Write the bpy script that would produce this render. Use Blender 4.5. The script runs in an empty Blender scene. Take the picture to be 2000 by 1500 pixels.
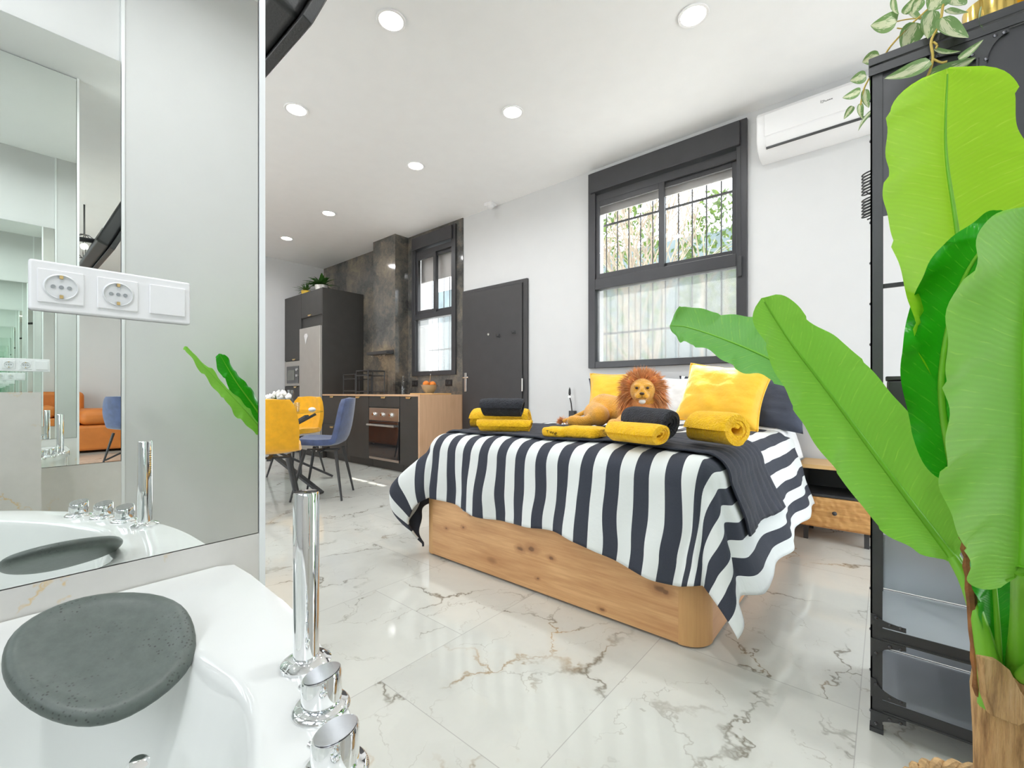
import bpy, bmesh, math, random
from mathutils import Vector, Matrix, noise as mnoise
R = math.radians; PI = math.pi
SC = bpy.context.scene; COL = SC.collection
random.seed(7)

# ------------------------------------------------------------------ camera, world, sun, exposure
F = 864.0; HC = 0.95; HZ = 766.0          # focal length in px, camera height, horizon row
YAW = R(40.27)                            # camera looks 40.27 deg left of +Y
cam_d = bpy.data.cameras.new('camera'); cam = bpy.data.objects.new('camera', cam_d); COL.objects.link(cam)
cam.location = (0, 0, HC); cam.rotation_euler = (R(90), 0, YAW)
cam_d.sensor_fit = 'HORIZONTAL'; cam_d.sensor_width = 36; cam_d.lens = F/2000*36
cam_d.shift_y = (HZ-750)/2000; cam_d.clip_start = 0.02; cam_d.clip_end = 200
SC.camera = cam

w = bpy.data.worlds.new('world'); SC.world = w; w.use_nodes = True
wn = w.node_tree.nodes; wl = w.node_tree.links; wn.clear()
sky = wn.new('ShaderNodeTexSky'); sky.sky_type = 'HOSEK_WILKIE'; sky.turbidity = 3.0
sky.sun_direction = Vector((0.35, 0.55, 0.75)).normalized()
mx = wn.new('ShaderNodeMixRGB'); mx.inputs[0].default_value = 0.72; mx.inputs[2].default_value = (.92, .97, 1.0, 1)
bg = wn.new('ShaderNodeBackground'); bg.inputs[1].default_value = 5.2
wo = wn.new('ShaderNodeOutputWorld')
wl.new(sky.outputs[0], mx.inputs[1]); wl.new(mx.outputs[0], bg.inputs[0]); wl.new(bg.outputs[0], wo.inputs[0])

sd = bpy.data.lights.new('sun', 'SUN'); sd.energy = 9.0; sd.angle = R(1.2); sd.color = (1, .96, .88)
so = bpy.data.objects.new('sun', sd); COL.objects.link(so)
so.rotation_euler = Vector((-0.13, 0.46, 0.85)).to_track_quat('Z', 'Y').to_euler(); so.location = (0, 8, 10)

SC.view_settings.view_transform = 'Standard'; SC.view_settings.look = 'None'
SC.view_settings.gamma = 1; SC.view_settings.use_curve_mapping = False
SC.view_settings.exposure = 0.30
cy = SC.cycles
cy.use_denoising = True; cy.max_bounces = 28; cy.diffuse_bounces = 8; cy.glossy_bounces = 26
cy.transmission_bounces = 10; cy.transparent_max_bounces = 12
cy.sample_clamp_indirect = 12; cy.caustics_reflective = False; cy.caustics_refractive = False

# big lights of the room: recessed downlights (their light lives with them further down)
LAMP_W = 7.0

# ------------------------------------------------------------------ frame helpers
FW = Vector((-math.sin(YAW), math.cos(YAW), 0)); RT = Vector((math.cos(YAW), math.sin(YAW), 0))
CAM = Vector((0, 0, HC))
def ray(px, py): return FW + RT*((px-1000)/F) + Vector((0, 0, -(py-HZ)/F))
def PD(px, py, d): return CAM + ray(px, py)*d
def PY(px, py, y): r = ray(px, py); return CAM + r*(y/r.y)
def PZ(px, py, z): r = ray(px, py); return CAM + r*((z-HC)/r.z)

# ------------------------------------------------------------------ materials
def newmat(name):
    m = bpy.data.materials.new(name); m.use_nodes = True
    nt = m.node_tree; b = nt.nodes['Principled BSDF']
    return m, nt, b
def N(nt, t, **kw):
    n = nt.nodes.new('ShaderNode'+t)
    for k, v in kw.items():
        if k.startswith('i'): n.inputs[int(k[1:])].default_value = v
        else: setattr(n, k, v)
    return n
def math_(nt, op, a, b=None, c=None, clamp=False):
    n = nt.nodes.new('ShaderNodeMath'); n.operation = op; n.use_clamp = clamp
    for i, v in enumerate((a, b, c)):
        if v is None: continue
        if isinstance(v, (int, float)): n.inputs[i].default_value = v
        else: nt.links.new(v, n.inputs[i])
    return n.outputs[0]
def mixc(nt, f, a, b, mode='MIX'):
    n = nt.nodes.new('ShaderNodeMixRGB'); n.blend_type = mode
    for i, v in enumerate((f, a, b)):
        if isinstance(v, (int, float)): n.inputs[i].default_value = v
        elif isinstance(v, tuple): n.inputs[i].default_value = (*v, 1) if len(v) == 3 else v
        else: nt.links.new(v, n.inputs[i])
    return n.outputs[0]
def ramp(nt, fac, stops):
    n = nt.nodes.new('ShaderNodeValToRGB'); nt.links.new(fac, n.inputs[0])
    el = n.color_ramp.elements
    while len(el) < len(stops): el.new(0.5)
    for e, (p, c) in zip(el, stops):
        e.position = p; e.color = (*c, 1) if len(c) == 3 else c
    return n.outputs[0]
def maprange(nt, v, a, b, c=0, d=1):
    n = nt.nodes.new('ShaderNodeMapRange'); nt.links.new(v, n.inputs[0])
    for i, x in enumerate((a, b, c, d)): n.inputs[i+1].default_value = x
    return n.outputs[0]
def noiz(nt, vec, scale, detail=3, rough=.5, out=0):
    n = nt.nodes.new('ShaderNodeTexNoise'); n.inputs['Scale'].default_value = scale
    n.inputs['Detail'].default_value = detail; n.inputs['Roughness'].default_value = rough
    if vec is not None: nt.links.new(vec, n.inputs['Vector'])
    return n.outputs[out]
def vmul(nt, vec, v):
    n = nt.nodes.new('ShaderNodeVectorMath'); n.operation = 'MULTIPLY'; nt.links.new(vec, n.inputs[0])
    n.inputs[1].default_value = v; return n.outputs[0]
def vadd(nt, a, b):
    n = nt.nodes.new('ShaderNodeVectorMath'); n.operation = 'ADD'; nt.links.new(a, n.inputs[0])
    if isinstance(b, tuple): n.inputs[1].default_value = b
    else: nt.links.new(b, n.inputs[1])
    return n.outputs[0]
def bump(nt, b, h, strength=.3, dist=.01):
    n = nt.nodes.new('ShaderNodeBump'); n.inputs['Strength'].default_value = strength
    n.inputs['Distance'].default_value = dist; nt.links.new(h, n.inputs['Height'])
    nt.links.new(n.outputs[0], b.inputs['Normal'])
def objco(nt): return N(nt, 'TexCoord').outputs['Object']
def geo(nt): return N(nt, 'NewGeometry').outputs['Position']
def uvco(nt): return N(nt, 'TexCoord').outputs['UV']

def plain(name, col, rough=.5, metal=0, var=.06, vscale=8, bmp=0, bscale=60, spec=None, coat=0, sheen=0):
    m, nt, b = newmat(name)
    co = objco(nt)
    n = noiz(nt, co, vscale, 3)
    dark = tuple(c*(1-var) for c in col); lite = tuple(min(1, c*(1+var)) for c in col)
    nt.links.new(ramp(nt, n, [(.3, dark), (.7, lite)]), b.inputs['Base Color'])
    b.inputs['Roughness'].default_value = rough; b.inputs['Metallic'].default_value = metal
    if spec is not None: b.inputs['Specular IOR Level'].default_value = spec
    if coat: b.inputs['Coat Weight'].default_value = coat
    if sheen: b.inputs['Sheen Weight'].default_value = sheen
    if bmp: bump(nt, b, noiz(nt, co, bscale, 4), bmp, .01)
    return m

def s2l(r, g, b):
    f = lambda c: (c/255/12.92) if c/255 <= .04045 else ((c/255+.055)/1.055)**2.4
    return (f(r), f(g), f(b))

M = {}
M['wall'] = plain('white_wall_paint', (.66, .665, .67), .6, var=.01, bmp=.02, bscale=200)
M['ceil'] = plain('white_ceiling_paint', (.90, .905, .91), .55, var=.01)
M['chrome'] = plain('chrome', (.92, .93, .94), .04, 1, var=.01)
M['chrome_top'] = plain('satin_chrome', (.55, .54, .55), .25, 1, var=.02)
M['enamel'] = plain('white_enamel', (.86, .88, .86), .08, var=.01, coat=.5)
M['plast'] = plain('white_plastic', (.84, .84, .85), .3, var=.01)
M['plast_in'] = plain('socket_hole_grey', (.3, .32, .33), .5)
M['black_metal'] = plain('black_powder_coated_metal', (.042, .043, .045), .42, var=.1, bmp=.05, bscale=300)
M['frame'] = plain('anthracite_window_aluminium', (.045, .045, .05), .35, var=.06)
M['cab'] = plain('anthracite_cabinet_front', (.05, .048, .045), .45, var=.06)
M['door'] = plain('anthracite_door', (.052, .05, .052), .4, var=.05)
M['steel'] = plain('brushed_steel', (.62, .60, .57), .3, 1, var=.06, vscale=3)
M['fridge'] = plain('silver_fridge_panel', (.50, .48, .45), .38, .35, var=.03)
M['gold'] = plain('brass_handle', (.85, .62, .30), .28, 1, var=.05)
M['goldpot'] = plain('polished_gold_pot', (.85, .62, .18), .15, 1, var=.08)
M['glassblk'] = plain('black_oven_glass', (.02, .02, .022), .04, var=.05, coat=1)
M['socketblk'] = plain('black_socket', (.02, .018, .018), .35)
M['fab_y'] = plain('mustard_velvet', s2l(243, 176, 10), .8, var=.08, vscale=20, bmp=.25, bscale=250, sheen=.4)
M['fab_n'] = plain('navy_velvet', s2l(62, 78, 118), .75, var=.25, vscale=14, bmp=.2, bscale=200, sheen=.5)
M['towel_y'] = plain('mustard_terry_towel', s2l(255, 194, 14), .95, var=.10, vscale=40, bmp=1.0, bscale=130, sheen=.15)
M['towel_k'] = plain('charcoal_navy_terry_towel', (.020, .022, .030), .95, var=.3, vscale=40, bmp=1.0, bscale=130, sheen=.08)
M['pil_y'] = plain('yellow_velvet_cushion', s2l(250, 190, 30), .6, var=.07, vscale=10, bmp=.35, bscale=30, sheen=.6)
M['pil_n'] = plain('navy_cotton', (.045, .055, .085), .8, var=.15, vscale=6, bmp=.3, bscale=25, sheen=.2)
M['pil_w'] = plain('white_cotton', (.8, .81, .82), .8, var=.02, bmp=.3, bscale=25)
M['throw'] = plain('navy_throw_fabric', (.016, .020, .034), .75, var=.2, vscale=12, bmp=.35, bscale=60, sheen=.06)
M['head'] = plain('grey_headboard_fabric', (.11, .11, .135), .8, var=.08, bmp=.2, bscale=200)
M['taupe'] = plain('taupe_bed_base_fabric', (.42, .34, .28), .8, var=.05, bmp=.2, bscale=200)
M['strap'] = plain('grey_webbing', (.42, .47, .50), .6, var=.05)
M['foam'] = None
M['tan'] = plain('tan_leather', s2l(205, 120, 50), .5, var=.12, vscale=5, bmp=.2, bscale=30)
M['lion'] = plain('golden_plush', s2l(240, 172, 50), .9, var=.16, vscale=14, bmp=.8, bscale=160, sheen=.6)
M['lion_lt'] = plain('cream_plush', (.9, .88, .84), .9, var=.04, bmp=.5, bscale=160)
M['mane'] = plain('auburn_plush_mane', s2l(216, 148, 88), .85, var=.3, vscale=18, sheen=.3)
M['darkb'] = plain('dark_brown_plastic', (.06, .03, .015), .2)
M['jute'] = plain('braided_jute', (.55, .36, .17), .85, var=.3, vscale=60, bmp=.6, bscale=120)
M['soil'] = plain('potting_soil', (.05, .035, .02), .95, var=.4, vscale=60, bmp=1, bscale=80)
M['tv'] = plain('black_tv_plastic', (.035, .036, .037), .45, var=.08, bmp=.1, bscale=150)
M['screen'] = plain('black_tv_screen', (.012, .012, .014), .08)
M['grout'] = plain('white_corner_profile', (.82, .84, .85), .3, var=.01)
M['white_china'] = plain('white_glazed_pot', (.85, .82, .78), .2, var=.02)
M['yellow_pot'] = plain('yellow_pot_glaze', (.85, .55, .05), .3, var=.05)
M['orange'] = plain('orange_fruit_skin', (.9, .25, .02), .45, var=.1, bmp=.3, bscale=300)
M['petal'] = plain('white_rose_petal', (.88, .86, .82), .7, var=.03)
M['bark'] = plain('outdoor_bark', (.30, .25, .19), .9, var=.3, vscale=6)
M['whitewall'] = plain('outdoor_blue_grey_render', (.15, .19, .20), .9, var=.2, vscale=1.2)
M['pave'] = plain('outdoor_paving', (.78, .77, .74), .9, var=.05)
M['blind'] = plain('grey_roller_blind_slat', (.60, .58, .57), .5, var=.03)

def foliage(name, c1, c2, transl=.3):
    m, nt, b = newmat(name)
    n = noiz(nt, objco(nt), 9, 3)
    nt.links.new(ramp(nt, n, [(.3, c1), (.7, c2)]), b.inputs['Base Color'])
    b.inputs['Roughness'].default_value = .45
    t = N(nt, 'BsdfTranslucent'); nt.links.new(ramp(nt, n, [(.3, c1), (.7, c2)]), t.inputs[0])
    mxs = N(nt, 'MixShader'); mxs.inputs[0].default_value = transl
    nt.links.new(b.outputs[0], mxs.inputs[1]); nt.links.new(t.outputs[0], mxs.inputs[2])
    nt.links.new(mxs.outputs[0], nt.nodes['Material Output'].inputs[0])
    return m
M['hedge'] = foliage('hedge_leaves', (.035, .085, .015), (.15, .22, .045))
M['fern'] = foliage('fern_leaves', (.02, .07, .012), (.06, .17, .025), .15)
M['spike'] = foliage('spiky_leaves', (.02, .10, .03), (.12, .25, .05), .15)

def banana_mat(name, base, vein, transl, rough=.5):
    m, nt, b = newmat(name)
    uv = uvco(nt)
    s = N(nt, 'SeparateXYZ'); nt.links.new(uv, s.inputs[0])
    av = math_(nt, 'ABSOLUTE', s.outputs[1])
    nz = noiz(nt, vmul(nt, uv, (3, 1.2, 1)), 2.5, 2)
    k = math_(nt, 'SUBTRACT', s.outputs[0], math_(nt, 'MULTIPLY', av, .10))
    k = math_(nt, 'ADD', k, math_(nt, 'MULTIPLY', nz, .012))
    fine = math_(nt, 'SINE', math_(nt, 'MULTIPLY', k, 420))
    big = math_(nt, 'PINGPONG', math_(nt, 'MULTIPLY', k, 26), .5)
    big = maprange(nt, big, 0.0, .07, 1, 0)
    jit = maprange(nt, noiz(nt, vmul(nt, uv, (18, .6, 1)), 3, 1), .42, .62, 0, 1)
    bm = math_(nt, 'MULTIPLY', math_(nt, 'MULTIPLY', big, jit), .55)
    mid = maprange(nt, av, .012, .035, 1, 0)
    dark = tuple(c*.86 for c in base)
    c = mixc(nt, maprange(nt, fine, -1, 1, 0, .35), base, dark)
    c = mixc(nt, maprange(nt, noiz(nt, objco(nt), 4, 2), .35, .7, 0, .35), c, tuple(c_*.8 for c_ in base))
    c = mixc(nt, bm, c, vein)
    c = mixc(nt, math_(nt, 'MULTIPLY', mid, .8), c, vein)
    nt.links.new(c, b.inputs['Base Color'])
    b.inputs['Roughness'].default_value = rough; b.inputs['Specular IOR Level'].default_value = .3
    bump(nt, b, math_(nt, 'ADD', math_(nt, 'MULTIPLY', fine, .25), bm), .12, .002)
    t = N(nt, 'BsdfTranslucent'); nt.links.new(mixc(nt, .5, c, vein), t.inputs[0])
    mxs = N(nt, 'MixShader'); mxs.inputs[0].default_value = transl
    nt.links.new(b.outputs[0], mxs.inputs[1]); nt.links.new(t.outputs[0], mxs.inputs[2])
    nt.links.new(mxs.outputs[0], nt.nodes['Material Output'].inputs[0])
    return m
M['leaf_backlit'] = banana_mat('backlit_banana_leaf', s2l(164, 226, 38), s2l(200, 238, 84), .45)  # brighter yellow-green also carries this leaf's backlit glow in its colour
M['leaf'] = banana_mat('banana_leaf', s2l(136, 206, 76), s2l(176, 226, 90), .35)
M['leaf_dark'] = banana_mat('glossy_banana_leaf', s2l(30, 160, 20), s2l(110, 200, 60), .25, .28)
M['leaf_grey'] = banana_mat('banana_leaf_underside', s2l(112, 180, 92), s2l(165, 212, 90), .25)
M['petiole'] = plain('banana_petiole', s2l(120, 186, 48), .4, var=.1)

def wood(name, base, dark, axis=0, scale=1.0, knots=True, rough=.45, amount=.5):
    m, nt, b = newmat(name)
    co = geo(nt)
    st = [9, 9, 9]; st[axis] = 1.1
    v = vmul(nt, co, tuple(x*scale for x in st))
    n1 = noiz(nt, v, 2.2, 6, .6)
    st2 = [60, 60, 60]; st2[axis] = 2
    n2 = noiz(nt, vmul(nt, co, tuple(x*scale for x in st2)), 2, 3, .6)
    c = mixc(nt, maprange(nt, n1, .3, .75, 0, amount), base, dark)
    c = mixc(nt, maprange(nt, n2, .35, .7, 0, amount*.5), c, dark)
    if knots:
        sk = [4.2, 4.2, 4.2]; sk[axis] = 2.2
        vo = N(nt, 'TexVoronoi'); vo.inputs['Scale'].default_value = 1.0*scale
        nt.links.new(vadd(nt, vmul(nt, co, tuple(sk)), (3.3, .7, 1.9)), vo.inputs['Vector'])
        kd = math_(nt, 'ADD', vo.outputs['Distance'], math_(nt, 'MULTIPLY', n2, .05))
        km = maprange(nt, kd, .09, .15, .85, 0)
        c = mixc(nt, km, c, tuple(x*.35 for x in dark))
        c = mixc(nt, maprange(nt, kd, .1, .3, .35, 0), c, dark)
    nt.links.new(c, b.inputs['Base Color']); b.inputs['Roughness'].default_value = rough
    bump(nt, b, n2, .06, .003)
    return m
M['oak'] = wood('knotty_oak_veneer', s2l(226, 180, 128), s2l(172, 116, 68), 0, amount=.75)
def knots():
    m = M['oak']; nt = m.node_tree; b = nt.nodes['Principled BSDF']; col = b.inputs['Base Color'].links[0].from_socket
    n = noiz(nt, geo(nt), 38, 3); acc = None
    for px, py, r in ((1016, 1072, .016), (1038, 1072, .020), (1076, 1090, .012), (872, 1032, .010), (905, 1030, .010), (1288, 1150, .022), (1300, 1156, .016), (1050, 1130, .008), (1175, 1190, .009), (918, 1005, .010)):
        p = PY(px, py, 1.665)
        v = N(nt, 'VectorMath'); v.operation = 'SUBTRACT'; nt.links.new(geo(nt), v.inputs[0]); v.inputs[1].default_value = p
        v2 = vmul(nt, v.outputs[0], (.62, 0, 1.1)); ln = N(nt, 'VectorMath'); ln.operation = 'LENGTH'; nt.links.new(v2, ln.inputs[0])
        d = math_(nt, 'DIVIDE', math_(nt, 'ADD', ln.outputs['Value'], math_(nt, 'MULTIPLY', math_(nt, 'SUBTRACT', n, .5), .016)), r)
        k = maprange(nt, d, .35, 1.9, 1, 0)
        acc = k if acc is None else math_(nt, 'MAXIMUM', acc, k)
    nt.links.new(mixc(nt, maprange(nt, acc, 0, .75, 0, .5), col, s2l(150, 96, 56)), b.inputs['Base Color'])
    c2 = b.inputs['Base Color'].links[0].from_socket
    nt.links.new(mixc(nt, maprange(nt, acc, .75, 1, 0, .6), c2, s2l(70, 42, 26)), b.inputs['Base Color'])
knots()
M['oak_v'] = wood('ribbed_oak_corner', s2l(214, 168, 112), s2l(176, 124, 74), 2, knots=False)
M['oak_k'] = wood('pale_oak_end_panel', s2l(226, 186, 150), s2l(190, 146, 108), 2, amount=.35)
M['oak_y'] = wood('oak_side_rail', s2l(218, 172, 130), s2l(176, 122, 84), 1)
M['mango'] = wood('carved_mango_wood', s2l(232, 184, 116), s2l(170, 106, 50), 0, 1.6, amount=.7)
M['board'] = wood('cutting_board_wood', s2l(230, 190, 130), s2l(190, 140, 80), 0, knots=False)

def carved():
    m = M['mango']; nt = m.node_tree; b = nt.nodes['Principled BSDF']
    vo = N(nt, 'TexVoronoi'); vo.inputs['Scale'].default_value = 36; nt.links.new(geo(nt), vo.inputs['Vector'])
    vo.feature = 'SMOOTH_F1'
    bump(nt, b, math_(nt, 'MULTIPLY', vo.outputs['Distance'], -1), .7, .012)
carved()

def floor_mat():
    m, nt, b = newmat('polished_white_marble_tiles')
    P = geo(nt); s = N(nt, 'SeparateXYZ'); nt.links.new(P, s.inputs[0])
    X, Y = s.outputs[0], s.outputs[1]
    cx = math_(nt, 'DIVIDE', math_(nt, 'ADD', X, 1.27), .603)
    col = math_(nt, 'FLOOR', cx); fx = math_(nt, 'SUBTRACT', cx, col)
    cyy = math_(nt, 'DIVIDE', math_(nt, 'SUBTRACT', math_(nt, 'SUBTRACT', Y, .832), math_(nt, 'MULTIPLY', col, .843)), 1.206)
    row = math_(nt, 'FLOOR', cyy); fy = math_(nt, 'SUBTRACT', cyy, row)
    ex = math_(nt, 'MULTIPLY', math_(nt, 'MINIMUM', fx, math_(nt, 'SUBTRACT', 1, fx)), .603)
    ey = math_(nt, 'MULTIPLY', math_(nt, 'MINIMUM', fy, math_(nt, 'SUBTRACT', 1, fy)), 1.206)
    g = maprange(nt, math_(nt, 'MINIMUM', ex, ey), .0009, .0018, 1, 0)
    cb = N(nt, 'CombineXYZ'); nt.links.new(col, cb.inputs[0]); nt.links.new(row, cb.inputs[1])
    wnz = N(nt, 'TexWhiteNoise'); wnz.noise_dimensions = '3D'; nt.links.new(cb.outputs[0], wnz.inputs['Vector'])
    Q = vadd(nt, P, vmul(nt, wnz.outputs['Color'], (9, 9, 9)))
    warp = vmul(nt, vadd(nt, noiz(nt, Q, 2.6, 5, .62, 1), (-.5, -.5, -.5)), (.55, .55, 0))
    Q1 = vadd(nt, Q, warp)
    fine = vmul(nt, vadd(nt, noiz(nt, Q, 22, 4, .7, 1), (-.5, -.5, -.5)), (.03, .03, 0))
    Q2 = vadd(nt, vmul(nt, Q1, (1, .62, 1)), fine)
    vo = N(nt, 'TexVoronoi'); vo.feature = 'DISTANCE_TO_EDGE'; vo.inputs['Scale'].default_value = 2.3
    nt.links.new(Q2, vo.inputs['Vector'])
    brk = maprange(nt, noiz(nt, Q, 3.2, 3), .44, .60, 0, 1)
    wid = maprange(nt, noiz(nt, Q, 9, 3), .35, .75, .006, .034)
    v1 = math_(nt, 'SUBTRACT', 1, math_(nt, 'DIVIDE', vo.outputs['Distance'], wid), clamp=True)
    v1 = math_(nt, 'MULTIPLY', v1, brk)
    vo2 = N(nt, 'TexVoronoi'); vo2.feature = 'DISTANCE_TO_EDGE'; vo2.inputs['Scale'].default_value = 5.2
    nt.links.new(vadd(nt, Q2, (4, 2, 0)), vo2.inputs['Vector'])
    brk2 = maprange(nt, noiz(nt, vadd(nt, Q, (7, 1, 0)), 4, 3), .48, .60, 0, .9)
    v2 = math_(nt, 'MULTIPLY', maprange(nt, vo2.outputs['Distance'], 0, .014, 1, 0), brk2)
    cloud = noiz(nt, Q1, 2.2, 4, .6)
    c = mixc(nt, maprange(nt, cloud, .35, .75, 0, 1), (.655, .66, .61), (.57, .575, .535))
    hue = maprange(nt, noiz(nt, vadd(nt, Q, (1, 8, 0)), 1.6, 2), .57, .66, 0, .85)
    veincol = mixc(nt, hue, (.17, .15, .11), (.52, .34, .16))
    halo = math_(nt, 'MULTIPLY', maprange(nt, vo.outputs['Distance'], 0, .08, .18, 0), brk)
    c = mixc(nt, halo, c, mixc(nt, hue, (.45, .42, .36), (.72, .55, .34)))
    c = mixc(nt, math_(nt, 'MULTIPLY', v1, .9), c, veincol)
    c = mixc(nt, math_(nt, 'MULTIPLY', v2, .55), c, (.30, .27, .22))
    c = mixc(nt, math_(nt, 'MULTIPLY', g, .7), c, (.38, .37, .35))
    nt.links.new(c, b.inputs['Base Color'])
    b.inputs['Roughness'].default_value = .07; b.inputs['Specular IOR Level'].default_value = .55
    return m
M['floor'] = floor_mat()

def backsplash_mat():
    m, nt, b = newmat('pale_marble_strip')
    P = geo(nt)
    n = noiz(nt, P, 5, 5, .6)
    vo = N(nt, 'TexVoronoi'); vo.feature = 'DISTANCE_TO_EDGE'; vo.inputs['Scale'].default_value = 3.5
    nt.links.new(vadd(nt, P, vmul(nt, noiz(nt, P, 14, 4, .6, 1), (.2, .2, .2))), vo.inputs['Vector'])
    v = math_(nt, 'MULTIPLY', maprange(nt, vo.outputs['Distance'], 0, .02, 1, 0), maprange(nt, n, .5, .6, 0, .8))
    c = mixc(nt, maprange(nt, n, .3, .7), (.72, .70, .67), (.62, .61, .58))
    nt.links.new(mixc(nt, v, c, (.68, .48, .2)), b.inputs['Base Color']); b.inputs['Roughness'].default_value = .1
    return m
M['splash'] = backsplash_mat()

def darkmarble():
    m, nt, b = newmat('dark_emperador_marble')
    P = geo(nt)
    warp = vmul(nt, vadd(nt, noiz(nt, P, 2.2, 6, .65, 1), (-.5, -.5, -.5)), (.9, .9, .9))
    Q = vadd(nt, P, warp)
    n = noiz(nt, Q, 1.7, 7, .7); n2 = noiz(nt, Q, 26, 5, .75)
    c = ramp(nt, n, [(.32, (.035, .037, .038)), (.48, (.10, .098, .092)), (.60, (.20, .17, .13)), (.74, (.34, .28, .21))])
    c = mixc(nt, maprange(nt, n2, .55, .75, 0, .5), c, (.36, .28, .18))
    vo = N(nt, 'TexVoronoi'); vo.feature = 'DISTANCE_TO_EDGE'; vo.inputs['Scale'].default_value = .9
    nt.links.new(Q, vo.inputs['Vector'])
    v = maprange(nt, vo.outputs['Distance'], 0, .012, .9, 0)
    v = math_(nt, 'MULTIPLY', v, maprange(nt, noiz(nt, P, 1.1, 2), .52, .66))
    c = mixc(nt, math_(nt, 'MULTIPLY', v, .7), c, (.62, .42, .26))
    nt.links.new(c, b.inputs['Base Color']); b.inputs['Roughness'].default_value = .08
    b.inputs['Specular IOR Level'].default_value = .6
    return m
M['dmarble'] = darkmarble()

def mirror_mat():
    m, nt, b = newmat('silvered_mirror_glass')
    n = noiz(nt, geo(nt), 3, 2)
    nt.links.new(ramp(nt, n, [(.3, (.935, .965, .945)), (.7, (.94, .97, .95))]), b.inputs['Base Color'])
    b.inputs['Metallic'].default_value = 1; b.inputs['Roughness'].default_value = 0.0
    return m
M['mirror'] = mirror_mat()

def glass_mat(name, tint=(1, 1, 1), rough=0, mixr=.12):
    m, nt, b = newmat(name)
    nt.nodes.remove(b)
    n = noiz(nt, geo(nt), 4, 2)
    tcol = ramp(nt, n, [(.3, tint), (.7, tuple(c*.99 for c in tint))])
    tr = N(nt, 'BsdfTransparent'); nt.links.new(tcol, tr.inputs[0])
    gl = N(nt, 'BsdfGlossy'); gl.inputs['Roughness'].default_value = .02
    fr = N(nt, 'Fresnel'); fr.inputs[0].default_value = 1.45
    front = math_(nt, 'SUBTRACT', 1, N(nt, 'NewGeometry').outputs['Backfacing'])
    ms = N(nt, 'MixShader'); nt.links.new(math_(nt, 'MULTIPLY', math_(nt, 'ADD', fr.outputs[0], mixr*.2), front), ms.inputs[0])
    nt.links.new(tr.outputs[0], ms.inputs[1]); nt.links.new(gl.outputs[0], ms.inputs[2])
    nt.links.new(ms.outputs[0], nt.nodes['Material Output'].inputs[0])
    return m
M['pane'] = glass_mat('clear_window_glass')
M['tabglass'] = glass_mat('clear_table_glass', (.82, .9, .88))
M['tumbler'] = glass_mat('clear_tumbler_glass', (.93, .95, .95), mixr=.5)
def frosted():
    m, nt, b = newmat('frosted_window_glass')
    n = noiz(nt, geo(nt), 5, 2)
    nt.links.new(ramp(nt, n, [(.3, (.68, .69, .695)), (.7, (.70, .71, .715))]), b.inputs['Base Color'])
    b.inputs['Transmission Weight'].default_value = 1; b.inputs['Roughness'].default_value = .17
    b.inputs['IOR'].default_value = 1.12
    t = N(nt, 'BsdfTranslucent'); t.inputs[0].default_value = (.80, .81, .82, 1)
    ms = N(nt, 'MixShader'); ms.inputs[0].default_value = .22
    nt.links.new(b.outputs[0], ms.inputs[1]); nt.links.new(t.outputs[0], ms.inputs[2])
    nt.links.new(ms.outputs[0], nt.nodes['Material Output'].inputs[0])
    return m
M['frost'] = frosted()

def emis(name, col, st):
    m, nt, b = newmat(name)
    b.inputs['Base Color'].default_value = (1, 1, 1, 1)
    n = noiz(nt, objco(nt), 3, 1)
    nt.links.new(ramp(nt, n, [(.3, col), (.7, col)]), b.inputs['Emission Color'])
    b.inputs['Emission Strength'].default_value = st
    return m
M['lamp'] = emis('lit_lamp_diffuser', (1, .93, .80), 14)
M['ledspot'] = emis('small_lit_led', (1, .97, .9), 6)

def foam():
    m, nt, b = newmat('grey_green_foam_headrest')
    co = objco(nt)
    n = noiz(nt, co, 60, 4, .7)
    c = ramp(nt, n, [(.3, (.085, .106, .094)), (.7, (.115, .138, .124))])
    vo = N(nt, 'TexVoronoi'); vo.inputs['Scale'].default_value = 190; nt.links.new(co, vo.inputs['Vector'])
    pit = math_(nt, 'MULTIPLY', maprange(nt, vo.outputs['Distance'], .18, .3, 1, 0), maprange(nt, noiz(nt, co, 12, 2), .5, .6))
    nt.links.new(mixc(nt, math_(nt, 'MULTIPLY', pit, .8), c, (.03, .035, .03)), b.inputs['Base Color'])
    b.inputs['Roughness'].default_value = .42
    bump(nt, b, n, .15, .002)
    return m
M['foam'] = foam()

def stripes():
    m, nt, b = newmat('navy_and_white_striped_cotton')
    uv = uvco(nt); s = N(nt, 'SeparateXYZ'); nt.links.new(uv, s.inputs[0])
    p = math_(nt, 'FRACT', math_(nt, 'DIVIDE', math_(nt, 'ADD', s.outputs[0], 10.032), .1235))
    st = math_(nt, 'GREATER_THAN', p, .50)
    wv = noiz(nt, vmul(nt, uv, (1, 1, 1)), 240, 2)
    nav = mixc(nt, wv, (.026, .031, .046), (.044, .050, .070))
    nt.links.new(mixc(nt, st, nav, (.74, .77, .76)), b.inputs['Base Color'])
    b.inputs['Roughness'].default_value = .85
    bump(nt, b, noiz(nt, uv, 18, 4), .3, .01)
    return m
M['stripe'] = stripes()

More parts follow.
